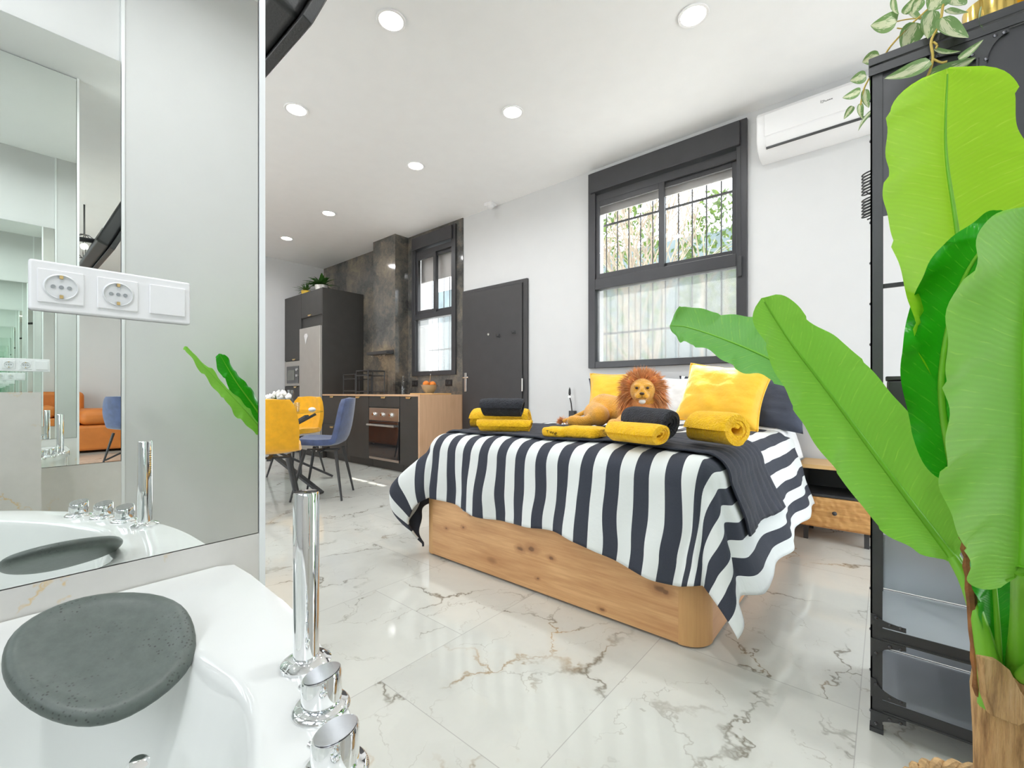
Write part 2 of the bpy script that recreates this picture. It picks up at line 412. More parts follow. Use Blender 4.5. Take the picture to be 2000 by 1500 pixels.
def pothos_mat():
    m, nt, b = newmat('variegated_pothos_leaf')
    uv = uvco(nt); s = N(nt, 'SeparateXYZ'); nt.links.new(uv, s.inputs[0])
    n = noiz(nt, vmul(nt, uv, (2, 9, 1)), 2.0, 3)
    n2 = noiz(nt, vmul(nt, objco(nt), (1, 1, 1)), 22, 1)
    c = mixc(nt, n2, (.16, .30, .10), (.26, .42, .15))
    e = maprange(nt, math_(nt, 'ABSOLUTE', math_(nt, 'SUBTRACT', s.outputs[1], .45)), .02, .3, .35, 0)
    k = maprange(nt, math_(nt, 'ADD', n, e), .60, .66)
    c = mixc(nt, k, c, (.72, .76, .50))
    nt.links.new(c, b.inputs['Base Color']); b.inputs['Roughness'].default_value = .4
    t = N(nt, 'BsdfTranslucent'); nt.links.new(c, t.inputs[0])
    mxs = N(nt, 'MixShader'); mxs.inputs[0].default_value = .3
    nt.links.new(b.outputs[0], mxs.inputs[1]); nt.links.new(t.outputs[0], mxs.inputs[2])
    nt.links.new(mxs.outputs[0], nt.nodes['Material Output'].inputs[0])
    return m
M['pothos'] = pothos_mat()
M['vine'] = plain('pothos_vine_stem', s2l(190, 165, 80), .6)

def barkmat():
    m, nt, b = newmat('dry_palm_trunk_fibre')
    co = geo(nt)
    n1 = noiz(nt, vmul(nt, co, (14, 14, 2)), 3, 5, .65); n2 = noiz(nt, vmul(nt, co, (70, 70, 4)), 3, 4, .6)
    c = ramp(nt, n1, [(.3, s2l(120, 82, 45)), (.5, s2l(206, 164, 110)), (.75, s2l(228, 190, 140))])
    c = mixc(nt, maprange(nt, n2, .5, .75, 0, .5), c, s2l(150, 104, 60))
    nt.links.new(c, b.inputs['Base Color']); b.inputs['Roughness'].default_value = .85
    bump(nt, b, math_(nt, 'ADD', n1, n2), .8, .01)
    return m
M['trunk'] = barkmat()
M['sheath'] = plain('dead_brown_leaf_sheath', s2l(140, 92, 50), .85, var=.35, vscale=25, bmp=.5, bscale=60)

# ------------------------------------------------------------------ mesh builder
ORG = {}
class B:
    def __init__(s): s.bm = bmesh.new(); s.uv = None
    def box(s, x0, x1, y0, y1, z0, z1, mtx=None):
        vs = [s.bm.verts.new((x, y, z)) for z in (z0, z1) for y in (y0, y1) for x in (x0, x1)]
        if mtx is not None:
            for v in vs: v.co = mtx @ v.co
        for f in ((0, 2, 3, 1), (4, 5, 7, 6), (0, 1, 5, 4), (1, 3, 7, 5), (3, 2, 6, 7), (2, 0, 4, 6)):
            s.bm.faces.new([vs[i] for i in f])
        return s
    def ring(s, c, u, v, r, n): return [s.bm.verts.new(c + u*(r*math.cos(2*PI*i/n)) + v*(r*math.sin(2*PI*i/n))) for i in range(n)]
    def loft(s, rings, cap=True, closed=True):
        for a, b_ in zip(rings[:-1], rings[1:]):
            n = len(a)
            for i in range(n if closed else n-1):
                j = (i+1) % n
                s.bm.faces.new((a[i], a[j], b_[j], b_[i]))
        if cap:
            s.bm.faces.new(rings[0][::-1]); s.bm.faces.new(rings[-1])
        return s
    def tube(s, pts, r, n=10, cap=True):
        pts = [Vector(p) for p in pts]; rs = r if isinstance(r, (list, tuple)) else [r]*len(pts)
        rings = []; ref = None
        for i, p in enumerate(pts):
            t = (pts[min(i+1, len(pts)-1)]-pts[max(i-1, 0)]).normalized()
            if ref is None:
                ref = Vector((0, 0, 1)) if abs(t.z) < .9 else Vector((1, 0, 0))
            u = t.cross(ref).normalized(); v = t.cross(u).normalized(); ref = -v if False else ref
            rings.append(s.ring(p, u, v, rs[i], n))
        return s.loft(rings, cap)
    def lathe(s, prof, c, axis=(0, 0, 1), n=24, cap=True):
        ax = Vector(axis).normalized(); c = Vector(c)
        u = ax.orthogonal().normalized(); v = ax.cross(u)
        return s.loft([s.ring(c+ax*h, u, v, max(r, 1e-4), n) for r, h in prof], cap)
    def sphere(s, c, r, seg=16, rings=10, mtx=None):
        r = (r, r, r) if isinstance(r, (int, float)) else r
        c = Vector(c); rot = mtx if mtx is not None else Matrix.Identity(3)
        rg = []
        for i in range(1, rings):
            ph = PI*i/rings
            rg.append([s.bm.verts.new(c + rot @ Vector((r[0]*math.sin(ph)*math.cos(2*PI*j/seg), r[1]*math.sin(ph)*math.sin(2*PI*j/seg), -r[2]*math.cos(ph)))) for j in range(seg)])
        s.loft(rg, False)
        a = s.bm.verts.new(c + rot @ Vector((0, 0, -r[2]))); b_ = s.bm.verts.new(c + rot @ Vector((0, 0, r[2])))
        for j in range(seg):
            s.bm.faces.new((a, rg[0][(j+1) % seg], rg[0][j])); s.bm.faces.new((b_, rg[-1][j], rg[-1][(j+1) % seg]))
        return s
    def prism(s, poly, z0, z1, mtx=None):
        a = [s.bm.verts.new((x, y, z0)) for x, y in poly]; b_ = [s.bm.verts.new((x, y, z1)) for x, y in poly]
        if mtx is not None:
            for v in a+b_: v.co = mtx @ v.co
        return s.loft([a, b_])
    def grid(s, f, nu, nv, uvf=None):
        uvl = s.bm.loops.layers.uv.verify()
        g = [[s.bm.verts.new(f(i/nu, j/nv)) for j in range(nv+1)] for i in range(nu+1)]
        for i in range(nu):
            for j in range(nv):
                fc = s.bm.faces.new((g[i][j], g[i+1][j], g[i+1][j+1], g[i][j+1]))
                for lp, (a, b_) in zip(fc.loops, ((i, j), (i+1, j), (i+1, j+1), (i, j+1))):
                    lp[uvl].uv = uvf(a/nu, b_/nv) if uvf else (a/nu, b_/nv)
        return s
    def build(s, name, mat, parent=None, smooth=False, bevel=0, bseg=2, sub=0, solid=0, weld=False, loc=None):
        bm = s.bm
        if weld: bmesh.ops.remove_doubles(bm, verts=bm.verts, dist=1e-4)
        bmesh.ops.recalc_face_normals(bm, faces=bm.faces)
        if parent is not None: org = ORG.get(parent.name, Vector((0, 0, 0)))
        elif loc is not None: org = Vector(loc)
        else:
            xs = [v.co for v in bm.verts]
            org = Vector((sum(v.x for v in xs)/len(xs), sum(v.y for v in xs)/len(xs), min(v.z for v in xs)))
        for v in bm.verts: v.co -= org
        if smooth:
            for e in bm.edges:
                if len(e.link_faces) == 2 and e.calc_face_angle(0) > R(52): e.smooth = False
        me = bpy.data.meshes.new(name); bm.to_mesh(me); bm.free()
        if smooth:
            for p in me.polygons: p.use_smooth = True
        o = bpy.data.objects.new(name, me); COL.objects.link(o)
        me.materials.append(mat if not isinstance(mat, str) else M[mat])
        if parent is not None: o.parent = parent; ORG[o.name] = org
        else: o.location = org; ORG[o.name] = org
        if solid:
            md = o.modifiers.new('s', 'SOLIDIFY'); md.thickness = solid; md.offset = 0
        if bevel:
            md = o.modifiers.new('b', 'BEVEL'); md.width = bevel; md.segments = bseg; md.limit_method = 'ANGLE'; md.angle_limit = R(40)
            if smooth is False:
                for p in me.polygons: p.use_smooth = True
                md.harden_normals = True
        if sub:
            md = o.modifiers.new('u', 'SUBSURF'); md.levels = sub; md.render_levels = sub
        return o

def tag(o, label, cat, group=None, kind=None):
    o['label'] = label; o['category'] = cat
    if group: o['group'] = group
    if kind: o['kind'] = kind
    return o
def struct(o, label=None):
    o['kind'] = 'structure'
    if label: o['label'] = label
    return o
def thing(name, label, cat, loc=(0, 0, 0), rotz=0, group=None):
    o = bpy.data.objects.new(name, None); COL.objects.link(o); o.location = loc
    o.rotation_euler = (0, 0, rotz); o.empty_display_size = .05
    ORG[o.name] = Vector((0, 0, 0)) if rotz else Vector(loc)
    return tag(o, label, cat, group)
def local_thing(name, label, cat, loc=(0, 0, 0), rotz=0, group=None):
    o = thing(name, label, cat, loc, rotz, group); ORG[o.name] = Vector((0, 0, 0)); return o
def kids(o): return [c for c in bpy.data.objects if c.parent == o]
def dup(root, loc, rotz=0, label=None, mats=None):
    def cp(o, par):
        c = o.copy(); COL.objects.link(c)
        if par is not None: c.parent = par
        if mats and o.type == 'MESH':
            nm = mats.get(o.name.split('.')[0])
            if nm: c.data = o.data.copy(); c.data.materials.clear(); c.data.materials.append(M[nm])
        for k in kids(o): 
            if k != c: cp(k, c)
        return c
    r = cp(root, None); r.location = loc; r.rotation_euler = (0, 0, rotz)
    if label: r['label'] = label
    return r
def nz(p, s=1.0, seed=0.0): return mnoise.noise(Vector((p[0]*s+seed, p[1]*s-seed, p[2]*s+seed*.7)))

# ------------------------------------------------------------------ room shell
CZ = 3.10; YW = 3.78; XL = -7.5; XR = 1.6; XM = -1.06; XN = .525
struct(B().box(XL-.3, XR+.3, -1.3, YW+.3, -.1, 0).build('floor', 'floor', loc=(0, 0, 0)))
struct(B().box(XL-.3, XR+.3, -1.3, YW+.3, CZ, CZ+.1).build('ceiling', 'ceil', loc=(0, 0, 0)))
W1 = (-2.207, -.8165, 1.18, 3.055); W2 = (-4.98, -4.10, 1.17, 3.055)
b = B()
for x0, x1, z0, z1 in ((XL-.3, W2[0], 0, CZ), (W2[0], W2[1], 0, W2[2]), (W2[0], W2[1], W2[3], CZ), (W2[1], W1[0], 0, CZ),
                       (W1[0], W1[1], 0, W1[2]), (W1[0], W1[1], W1[3], CZ), (W1[1], XR+.3, 0, CZ)):
    b.box(x0, x1, YW, YW+.27, z0, z1)
struct(b.build('wall_window', 'wall', loc=(0, 0, 0)))
struct(B().box(XL-.2, XL, -1.2, YW, 0, CZ).build('wall_far', 'wall', loc=(0, 0, 0)))
b = B()
for y0, y1, z0, z1 in ((1.15, 1.45, 0, CZ), (1.45, 3.55, 0, .06), (1.45, 3.55, 2.5, CZ), (3.55, YW, 0, CZ)): b.box(XR, XR+.2, y0, y1, z0, z1)
struct(b.build('wall_right', 'wall', loc=(0, 0, 0)))
b = B()     # unseen glazed opening added in the right-hand wall for more daylight
for y0, y1 in ((1.45, 1.51), (2.47, 2.53), (3.49, 3.55)): b.box(XR+.03, XR+.09, y0, y1, .06, 2.5)
for y0, y1 in ((1.51, 2.47), (2.53, 3.49)): b.box(XR+.03, XR+.09, y0, y1, .06, .13).box(XR+.03, XR+.09, y0, y1, 2.43, 2.5)
W5f = struct(b.build('window_5', 'frame', loc=(0, 0, 0)))
B().box(XR+.058, XR+.062, 1.5, 3.5, .12, 2.44).build('glass_pane', 'pane', W5f)
W3 = (-.90, .36, 1.15, 2.75); W4 = (-5.6, -3.0, 0.05, 2.6)   # unseen openings added behind the camera for more daylight
b = B()
for x0, x1, z0, z1 in ((XL, W4[0], 0, CZ), (W4[0], W4[1], 0, W4[2]), (W4[0], W4[1], W4[3], CZ), (W4[1], W3[0], 0, CZ), (W3[0], W3[1], 0, W3[2]), (W3[0], W3[1], W3[3], CZ), (W3[1], XR, 0, CZ)):
    b.box(x0, x1, -1.3, -1.1, z0, z1)
struct(b.build('wall_back', 'wall', loc=(0, 0, 0)))
struct(B().box(XM-.14, XM-.012, -1.1, .385, 0, CZ).build('wall_mirror', 'wall', loc=(0, 0, 0)))
struct(B().box(XN+.012, XN+.15, -1.1, 1.05, 0, CZ).build('wall_niche', 'wall', loc=(0, 0, 0)))
struct(B().box(XN+.15, XR+.2, 1.05, 1.15, 0, CZ).build('wall_niche_return', 'wall', loc=(0, 0, 0)))
# marble backsplash strips under the mirrors, corner profiles
struct(B().box(XM-.012, XM, -1.1, .385, 0, .638).build('trim_1', 'splash', loc=(0, 0, 0)))
struct(B().box(XN, XN+.012, -1.1, .385, 0, .638).build('trim_2', 'splash', loc=(0, 0, 0)))
struct(B().box(XM-.14, XM+.003, .385, .397, 0, CZ).build('trim_3', 'grout', loc=(0, 0, 0)))
struct(B().box(XN-.003, XN+.012, .385, .397, 0, CZ).build('trim_4', 'grout', loc=(0, 0, 0)))
struct(B().box(XN, XN+.012, .397, 1.05, 0, CZ).build('trim_5', 'wall', loc=(0, 0, 0)))
tag(B().box(XM-.012, XM, -1.1, .383, .64, 3.09).build('wall_mirror_panel', 'mirror'), 'large frameless wall mirror beside the bathtub carrying the triple socket', 'mirror')
tag(B().box(XN, XN+.012, -1.1, .383, .64, 2.445).build('opposite_mirror_panel', 'mirror'), 'second wall mirror facing the first, seen only as the nested reflection', 'mirror')
struct(B().box(.40, XN, -1.1, .13, 0, .95).build('wall_niche_low', 'splash', loc=(0, 0, 0)))
# kitchen marble cladding
b = B()
for x0, x1, z0, z1 in ((XL, W2[0], 0, CZ), (W2[0], W2[1], 0, W2[2]), (W2[0], W2[1], W2[3], CZ), (W2[1], -3.985, 0, CZ)):
    b.box(x0, x1, YW-.012, YW, z0, z1)
struct(b.build('trim_6', 'dmarble', loc=(0, 0, 0)))
struct(B().box(-5.62, -5.09, 3.555, YW-.012, 0, CZ).build('trim_7', 'dmarble', loc=(0, 0, 0)))

# ------------------------------------------------------------------ windows
def window(n, W, ztopbox, zmid0, zmid1, bl=.15):
    x0, x1, z0, z1 = W; yf = YW-.035; fr = .075
    o = B()
    o.box(x0, x0+fr, yf, YW+.06, z0, z1); o.box(x1-fr, x1, yf, YW+.06, z0, z1)
    o.box(x0+fr, x1-fr, yf, YW+.06, z0, z0+.06); o.box(x0+fr, x1-fr, yf, YW+.06, zmid0, zmid1)
    o.box(x0+fr, x1-fr, yf+.02, YW+.06, ztopbox-.07, ztopbox)
    f = struct(o.build('window_%d' % n, 'frame', bevel=.004, loc=(0, 0, 0)))
    B().box(x0+.03, x1-.045, yf-.025, YW+.05, ztopbox+.015, z1-.012).build('shutter_box', 'frame', f, bevel=.006)
    xm = (x0+x1)/2+.015
    # two sliding sashes on different tracks
    for k, (a, b_, yy) in enumerate(((x0+fr, xm+.03, YW-.005), (xm-.02, x1-fr, YW+.025))):
        za, zb = zmid1, ztopbox-.07; s = .05 if k == 0 else .042
        q = B().box(a, a+s*(.7 if k == 0 else 1), yy-.012, yy+.012, za, zb).box(b_-s, b_, yy-.012, yy+.012, za, zb)
        q.box(a+s*.7, b_-s, yy-.012, yy+.012, za, za+s).box(a+s*.7, b_-s, yy-.012, yy+.012, zb-s, zb)
        q = q.build('sash', 'frame', f, bevel=.003)
        B().box(a+.03, b_-.04, yy-.003, yy+.003, za+.03, zb-.03).build('glass_pane', 'pane', q)
    B().box(x0+fr-.01, x1-fr+.01, YW+.01, YW+.016, z0+.05, zmid0+.01).build('frosted_pane', 'frost', f)
    if n == 1:
        B().box(x1-.062, x1-.034, yf-.018, yf, 1.84, 2.0).build('latch', 'black_metal', f, bevel=.006)
        B().box(x1-.052, x1-.044, yf-.006, yf, 2.0, ztopbox).build('shutter_strap', 'black_metal', f)
    B().box(x0+.04, x1-.04, YW+.10, YW+.115, ztopbox-bl, ztopbox-.01).build('roller_blind', 'blind', f)
    # burglar bars
    g = B(); yb = YW+.33; nb = int((x1-x0+.3)/.123)
    for i in range(nb+1):
        x = x0-.12+i*.123; g.tube([(x, yb, z0-.1), (x, yb, z1-.02)], .006, 8)
    for zz in (2.67, 1.55): g.box(x0-.15, x1+.15, yb-.004, yb+.004, zz-.01, zz+.01)
    g.build('bar_grille', 'black_metal', f)
window(1, W1, 2.84, 1.93, 2.03); window(2, W2, 2.86, 1.93, 2.0, .40)
for n, (x0, x1, z0, z1) in ((3, W3), (4, W4)):
    f = B(); xm = (x0+x1)/2
    for a, c in ((x0, x0+.06), (xm-.04, xm+.04), (x1-.06, x1)): f.box(a, c, -1.2, -1.13, z0, z1)
    for a, c in ((x0+.06, xm-.04), (xm+.04, x1-.06)): f.box(a, c, -1.2, -1.13, z0, z0+.06).box(a, c, -1.2, -1.13, z1-.06, z1)
    f = struct(f.build('window_%d' % n, 'frame', loc=(0, 0, 0)))  # frames of the unseen openings added to let daylight in
    B().box(x0+.05, x1-.05, -1.168, -1.162, z0+.05, z1-.05).build('glass_pane', 'pane', f)

for (x0, x1, z0, z1), yy, rx in ((W1, YW+.28, 90), (W2, YW+.28, 90), (W3, -1.31, -90), (W4, -1.31, -90)):   # light portals for the window openings
    pd = bpy.data.lights.new('window_portal', 'AREA'); pd.shape = 'RECTANGLE'; pd.size = x1-x0; pd.size_y = z1-z0; pd.cycles.is_portal = True
    po = bpy.data.objects.new('window_portal', pd); COL.objects.link(po); po.location = ((x0+x1)/2, yy, (z0+z1)/2)
    po.rotation_euler = (R(-rx), 0, 0)

pd = bpy.data.lights.new('window_portal', 'AREA'); pd.shape = 'RECTANGLE'; pd.size = 2.1; pd.size_y = 2.4; pd.cycles.is_portal = True
po = bpy.data.objects.new('window_portal', pd); COL.objects.link(po); po.location = (XR+.21, 2.5, 1.28); po.rotation_euler = (0, R(90), 0); po.rotation_euler = Vector((1, 0, 0)).to_track_quat('Z', 'Y').to_euler()

# ------------------------------------------------------------------ door
dx0, dx1, dz = -3.975, -2.965, 2.185
f = B().box(dx0, dx0+.035, YW-.03, YW, 0, dz).box(dx1-.055, dx1, YW-.03, YW, 0, dz).box(dx0+.035, dx1-.055, YW-.03, YW, dz-.04, dz)
dr = struct(f.build('door_1', 'door', bevel=.003, loc=(0, 0, 0)))
B().box(dx0+.038, dx1-.06, YW-.045, YW-.004, .005, dz-.043).build('door_leaf', 'door', dr, bevel=.004)
hx = -3.90
pl = B().box(hx-.019, hx+.019, YW-.056, YW-.046, .955, 1.185).build('handle_plate', 'steel', dr, bevel=.009, bseg=4)
B().tube([(hx, YW-.056, 1.125), (hx, YW-.10, 1.125), (hx+.02, YW-.105, 1.125), (hx+.11, YW-.105, 1.128)], .009, 10).build('door_handle', 'chrome', pl, smooth=True)
B().lathe([(.014, 0), (.014, .008), (.008, .01)], (-3.52, YW-.045, 1.62), (0, -1, 0), 20).build('peephole', 'steel', dr, smooth=True)
for x, z in ((-3.36, 1.59), (-3.13, 1.61)):
    B().box(x-.012, x+.012, YW-.05, YW-.045, z-.02, z+.02).tube([(x, YW-.05, z), (x, YW-.085, z-.015), (x, YW-.095, z+.012)], .004, 8).tube([(x-.03, YW-.06, z-.01), (x+.03, YW-.06, z-.01)], .004, 8).build('coat_hook', 'black_metal', dr)
B().tube([(dx1-.05, YW-.05, .96), (dx1-.05, YW-.05, 1.10)], .010, 12).build('hinge', 'steel', dr, smooth=True)

# ------------------------------------------------------------------ downlights
def downlight(px, py, label, power=LAMP_W, xy=None):
    p = PZ(px, py, CZ) if xy is None else Vector((xy[0], xy[1], CZ))
    t = thing('ceiling_downlight', label, 'ceiling light', (p.x, p.y, CZ), 0, 'recessed ceiling downlights')
    B().lathe([(.075, 0), (.085, -.004), (.082, -.010), (.068, -.008), (.066, 0)], p, n=32).build('trim_ring', 'plast', t, smooth=True)
    B().lathe([(.066, -.003), (.064, -.006), (.001, -.006)], p, n=28).build('diffuser', 'lamp', t)
    ld = bpy.data.lights.new('downlight_lamp', 'AREA'); ld.shape = 'DISK'; ld.size = .13; ld.energy = power; ld.color = (.96, .98, 1)
    ld.spread = R(165)
    lo = bpy.data.objects.new('downlight_lamp', ld); COL.objects.link(lo); lo.parent = t; lo.location = (0, 0, -.014)
downlight(764, 39, 'lit round ceiling downlight nearest the mirror and the television, top left')
downlight(1354, 29, 'lit round ceiling downlight at the top right, nearest the plants on the shelf')
downlight(579, 213, 'lit round ceiling downlight beside the mirror edge, below the television')
downlight(1001, 218, 'lit round ceiling downlight over the bed, left of the large window')
downlight(812, 323, 'lit round ceiling downlight in the middle of the room in front of the smoke detector')
downlight(642, 416, 'lit round ceiling downlight over the dining chairs in front of the marble wall')
downlight(560, 465, 'lit round ceiling downlight furthest back, above the tall cabinets')
downlight(0, 0, 'unseen round ceiling downlight added to brighten the bathtub', LAMP_W*2.0, (-.27, -.45))  # added lamp, out of view, to brighten the bath zone
downlight(0, 0, 'unseen round ceiling downlight added for light by the banana plant', LAMP_W*1.1, (-.35, .72))  # added lamp above the frame, for light on the camera side
downlight(0, 0, 'unseen round ceiling downlight added for light over the tan sofa', LAMP_W, (-5.9, .6))  # unseen lamp added to brighten the living area
downlight(0, 0, 'unseen round ceiling downlight added for light in the hidden dining corner', LAMP_W, (-3.4, .2))  # another unseen lamp added for the living area

# smoke detector
p = PZ(960, 403, CZ-.03); t = thing('smoke_detector', 'small white detector on the ceiling next to the window wall', 'smoke detector', (p.x, YW-.10, CZ-.045))
c = Vector((p.x, YW-.10, CZ-.045))
B().box(c.x-.055, c.x+.055, c.y-.05, c.y+.05, CZ-.035, CZ).build('base', 'plast', t, bevel=.01)
B().lathe([(.045, .012), (.045, 0), (.03, -.012), (.001, -.013)], c, n=24).build('sensor_head', 'plast', t, smooth=True)

# ------------------------------------------------------------------ air conditioner
ax0, ax1 = -.72, .10; yf = YW-.2
t = thing('air_conditioner', 'white split air conditioner on the wall right of the large window', 'air conditioner', (-.3, YW-.1, 2.66))
prof = [(YW, 2.965), (yf+.03, 2.965), (yf, 2.93), (yf, 2.76), (yf+.03, 2.70), (yf+.08, 2.665), (YW, 2.66)]
b = B(); A_ = [b.bm.verts.new((ax0, y, z)) for y, z in prof]; C_ = [b.bm.verts.new((ax1, y, z)) for y, z in prof]; b.loft([A_, C_])
b.build('casing', 'plast', t, bevel=.008)
B().box(ax0+.05, ax1-.05, yf-.008, yf+.002, 2.775, 2.93).build('front_panel', 'plast', t, bevel=.006)
b = B(); q = [(yf-.004, 2.765), (yf+.022, 2.708), (yf+.028, 2.712), (yf+.004, 2.768)]
b.loft([[b.bm.verts.new((x, y, z)) for y, z in q] for x in (ax0+.06, ax1-.06)]); b.build('louvre_flap', 'plast', t)
B().box(ax0+.06, ax1-.06, yf+.016, yf+.03, 2.695, 2.707).build('air_slot', 'black_metal', t)
b = B()
for i, (dx, dz_, w_, h_) in enumerate(((0, 0, .003, .018), (.006, .010, .016, .003), (.006, -.002, .010, .003), (.014, .003, .012, .003), (.026, 0, .008, .004), (.036, .001, .008, .006), (.046, .001, .008, .006), (.056, .001, .009, .006))):
    b.box(-.336+dx, -.336+dx+w_, yf-.0095, yf-.008, 2.872+dz_, 2.872+dz_+h_)
b.build('logo_mark', plain('grey_print', (.2, .2, .2), .5), t)

# ------------------------------------------------------------------ kitchen
KY = 3.13; KB = YW-.014
def handle(parent, x, z, wdt=.09, flip=False):
    B().box(x-wdt/2, x+wdt/2, KY-.034, KY-.018, z-.010, z).box(x-wdt/2+.008, x+wdt/2-.008, KY-.036, KY-.030, z-.022, z-.002).build('handle', 'gold', parent, bevel=.003)
def cabinet(name, label, x0, x1, z0, z1, doors, plinth=0, yb=KB):
    t = thing(name, label, 'kitchen cabinet', ((x0+x1)/2, (KY+yb)/2, z0 if not plinth else 0))
    B().box(x0, x1, KY, yb, z0+plinth, z1).build('body', 'cab', t)
    if plinth: B().box(x0, x1, KY+.04, KY+.06, z0, z0+plinth).build('plinth', 'cab', t)
    for kind, a, b_, c, d, hx_, hz_ in doors:
        dd = B().box(a+.002, b_-.002, KY-.019, KY-.0005, c+.002, d-.002).build(kind, 'cab', t, bevel=.0015)
        if hx_ is not None: handle(dd, hx_, hz_)
    return t
# tall units
xa, xb, xc = XL+.005, -6.905, -6.225
cabinet('tall_cabinet', 'tall anthracite cabinet at the far corner holding the built-in microwave', xa, xb, 0, 2.47,
        [('door', xa, xb, 1.45, 2.47, xa+.35, 1.475), ('door', xa, xb, .12, 1.04, xa+.4, 1.04)], .12)
t = thing('microwave_oven', 'built-in silver microwave in the tall anthracite cabinet', 'microwave', ((xa+xb)/2, KY, 1.05))
B().box(xa+.01, xb-.01, KY-.022, KY-.002, 1.05, 1.44).build('frame', 'fridge', t, bevel=.003)
B().box(xa+.10, xb-.07, KY-.032, KY-.024, 1.09, 1.36).build('door', 'glassblk', t, bevel=.002)
B().box(xa+.13, xb-.20, KY-.036, KY-.033, 1.14, 1.30).build('window', plain('grey_microwave_glass', (.18, .19, .17), .15), t)
for z in (1.30, 1.21): B().lathe([(.022, 0), (.020, .02)], (xb-.105, KY-.032, z), (0, -1, 0), 18).build('knob', 'chrome', t, smooth=True)
cabinet('bridge_cabinet', 'anthracite cupboard above the fridge in the tall kitchen block', xb+.001, xc-.02, 1.93, 2.47, [('door', xb, xc-.02, 2.085, 2.47, (xb+xc)/2-.05, 2.115)])
tag(B().box(xc-.018, xc, KY-.019, KB, 0, 2.47).build('tall_side_panel', 'cab', bevel=.0015), 'tall anthracite side panel between the fridge and the worktop', 'cabinet panel')
t = thing('refrigerator', 'tall silver fridge freezer built between anthracite panels', 'refrigerator', ((xb+xc)/2, KY+.3, 0))
B().box(xb+.005, xc-.022, KY+.005, KB-.02, .05, 1.92).build('body', 'fridge', t)
B().box(xb+.005, xc-.022, KY-.05, KY+.004, .82, 1.92).build('fridge_door', 'fridge', t, bevel=.006)
B().box(xb+.005, xc-.022, KY-.05, KY+.004, .08, .77).build('freezer_door', 'fridge', t, bevel=.006)
B().box(xb+.01, xc-.025, KY-.03, KY+.003, .771, .819).build('grip_recess', 'cab', t)
B().box(xb+.01, xc-.025, KY-.02, KY+.02, .0, .078).build('kick_plate', 'cab', t)
b = B(); mm = Matrix.Translation((-6.68, KY-.052, 1.72)) @ Matrix.Rotation(R(90), 4, 'X')
b.prism([(-.05, .08), (-.02, .11), (.04, .11), (.07, .07), (.03, .02), (.0, -.05), (-.02, .01)], 0, .004, mm)
tag(b.build('fridge_magnet', 'plast'), 'small white magnet on the silver fridge door', 'fridge magnet')
# base units
cabinet('base_cabinet', 'anthracite drawer base cabinet beside the fridge', -6.22, -5.555, 0, .90,
        [('drawer', -6.22, -5.555, .50, .90, -5.95, .895), ('drawer', -6.22, -5.555, .10, .50, -5.95, .47)], .10)
cabinet('base_cabinet', 'anthracite base cabinet behind the navy chair, left of the oven', -5.55, -5.02, 0, .90, [('door', -5.55, -5.02, .10, .90, -5.27, .895)], .10)
cabinet('base_cabinet', 'anthracite oven housing cabinet with a blank drawer front on top', -5.015, -4.365, 0, .90, [('drawer', -5.015, -4.365, .765, .90, -4.69, .895)], .10)
cabinet('base_cabinet', 'narrow anthracite base cabinet between the oven and the oak end panel', -4.36, -4.015, 0, .90, [('door', -4.36, -4.015, .10, .90, -4.19, .895)], .10)
t = thing('oven', 'built-in steel and black glass oven under the worktop', 'oven', (-4.69, KY-.02, .13))
B().box(-5.005, -4.375, KY-.024, KY-.001, .60, .755).build('control_panel', 'steel', t, bevel=.003)
for x in (-4.88, -4.70, -4.52): B().lathe([(.03, 0), (.027, .012), (.017, .014), (.015, .03)], (x, KY-.024, .675), (0, -1, 0), 20).build('knob', 'chrome', t, smooth=True)
d = B().box(-5.005, -4.375, KY-.03, KY-.001, .145, .595).build('oven_door', 'glassblk', t, bevel=.003)
B().tube([(-4.98, KY-.07, .545), (-4.40, KY-.07, .545)], .012, 12).box(-4.97, -4.95, KY-.07, KY-.03, .535, .555).box(-4.43, -4.41, KY-.07, KY-.03, .535, .555).build('handle', 'steel', d, smooth=False)
B().box(-5.005, -4.375, KY-.024, KY-.001, .115, .142).build('bottom_strip', 'steel', t)
tag(B().box(-6.222, -4.013, KY-.025, KB, .901, .921).build('worktop', 'oak_k', bevel=.002), 'thin pale oak worktop over the anthracite base cabinets', 'worktop')
tag(B().box(-4.012, -3.985, KY-.025, KB, 0, .921).build('end_panel', 'oak_k', bevel=.002), 'pale knotty oak end panel closing the kitchen run next to the black door', 'cabinet panel')
# things on worktop
tag(B().box(-4.45, -4.03, 3.32, 3.62, .922, .938).build('cutting_board', 'board', bevel=.004), 'wooden cutting board lying at the worktop end under the orange bowl', 'cutting board')
t = thing('fruit_bowl', 'small silver bowl standing on the cutting board, filled with oranges', 'bowl', (-4.30, 3.5, .939))
B().lathe([(.001, 0), (.05, 0), (.055, .006), (.085, .05), (.105, .10), (.10, .10), (.08, .05), (.05, .012), (.001, .01)], (-4.30, 3.5, .939), n=28, cap=False).build('bowl_shell', 'steel', t, smooth=True)
for i, (x, y, z) in enumerate(((-4.34, 3.49, 1.052), (-4.262, 3.52, 1.055), (-4.30, 3.45, 1.06), (-4.305, 3.55, 1.05))):
    tag(B().sphere((x, y, z-.012), .042).build('orange', 'orange', smooth=True), ('left orange in the silver bowl on the worktop', 'right orange in the silver bowl on the worktop', 'front orange in the silver bowl on the worktop', 'back orange in the silver bowl on the worktop')[i], 'fruit', 'oranges in the bowl')
tag(B().tube([(-4.30, 3.5, 1.03), (-4.24, 3.47, 1.17)], .004, 8).build('serving_fork', 'chrome'), 'thin metal skewer sticking up out of the orange bowl', 'utensil')
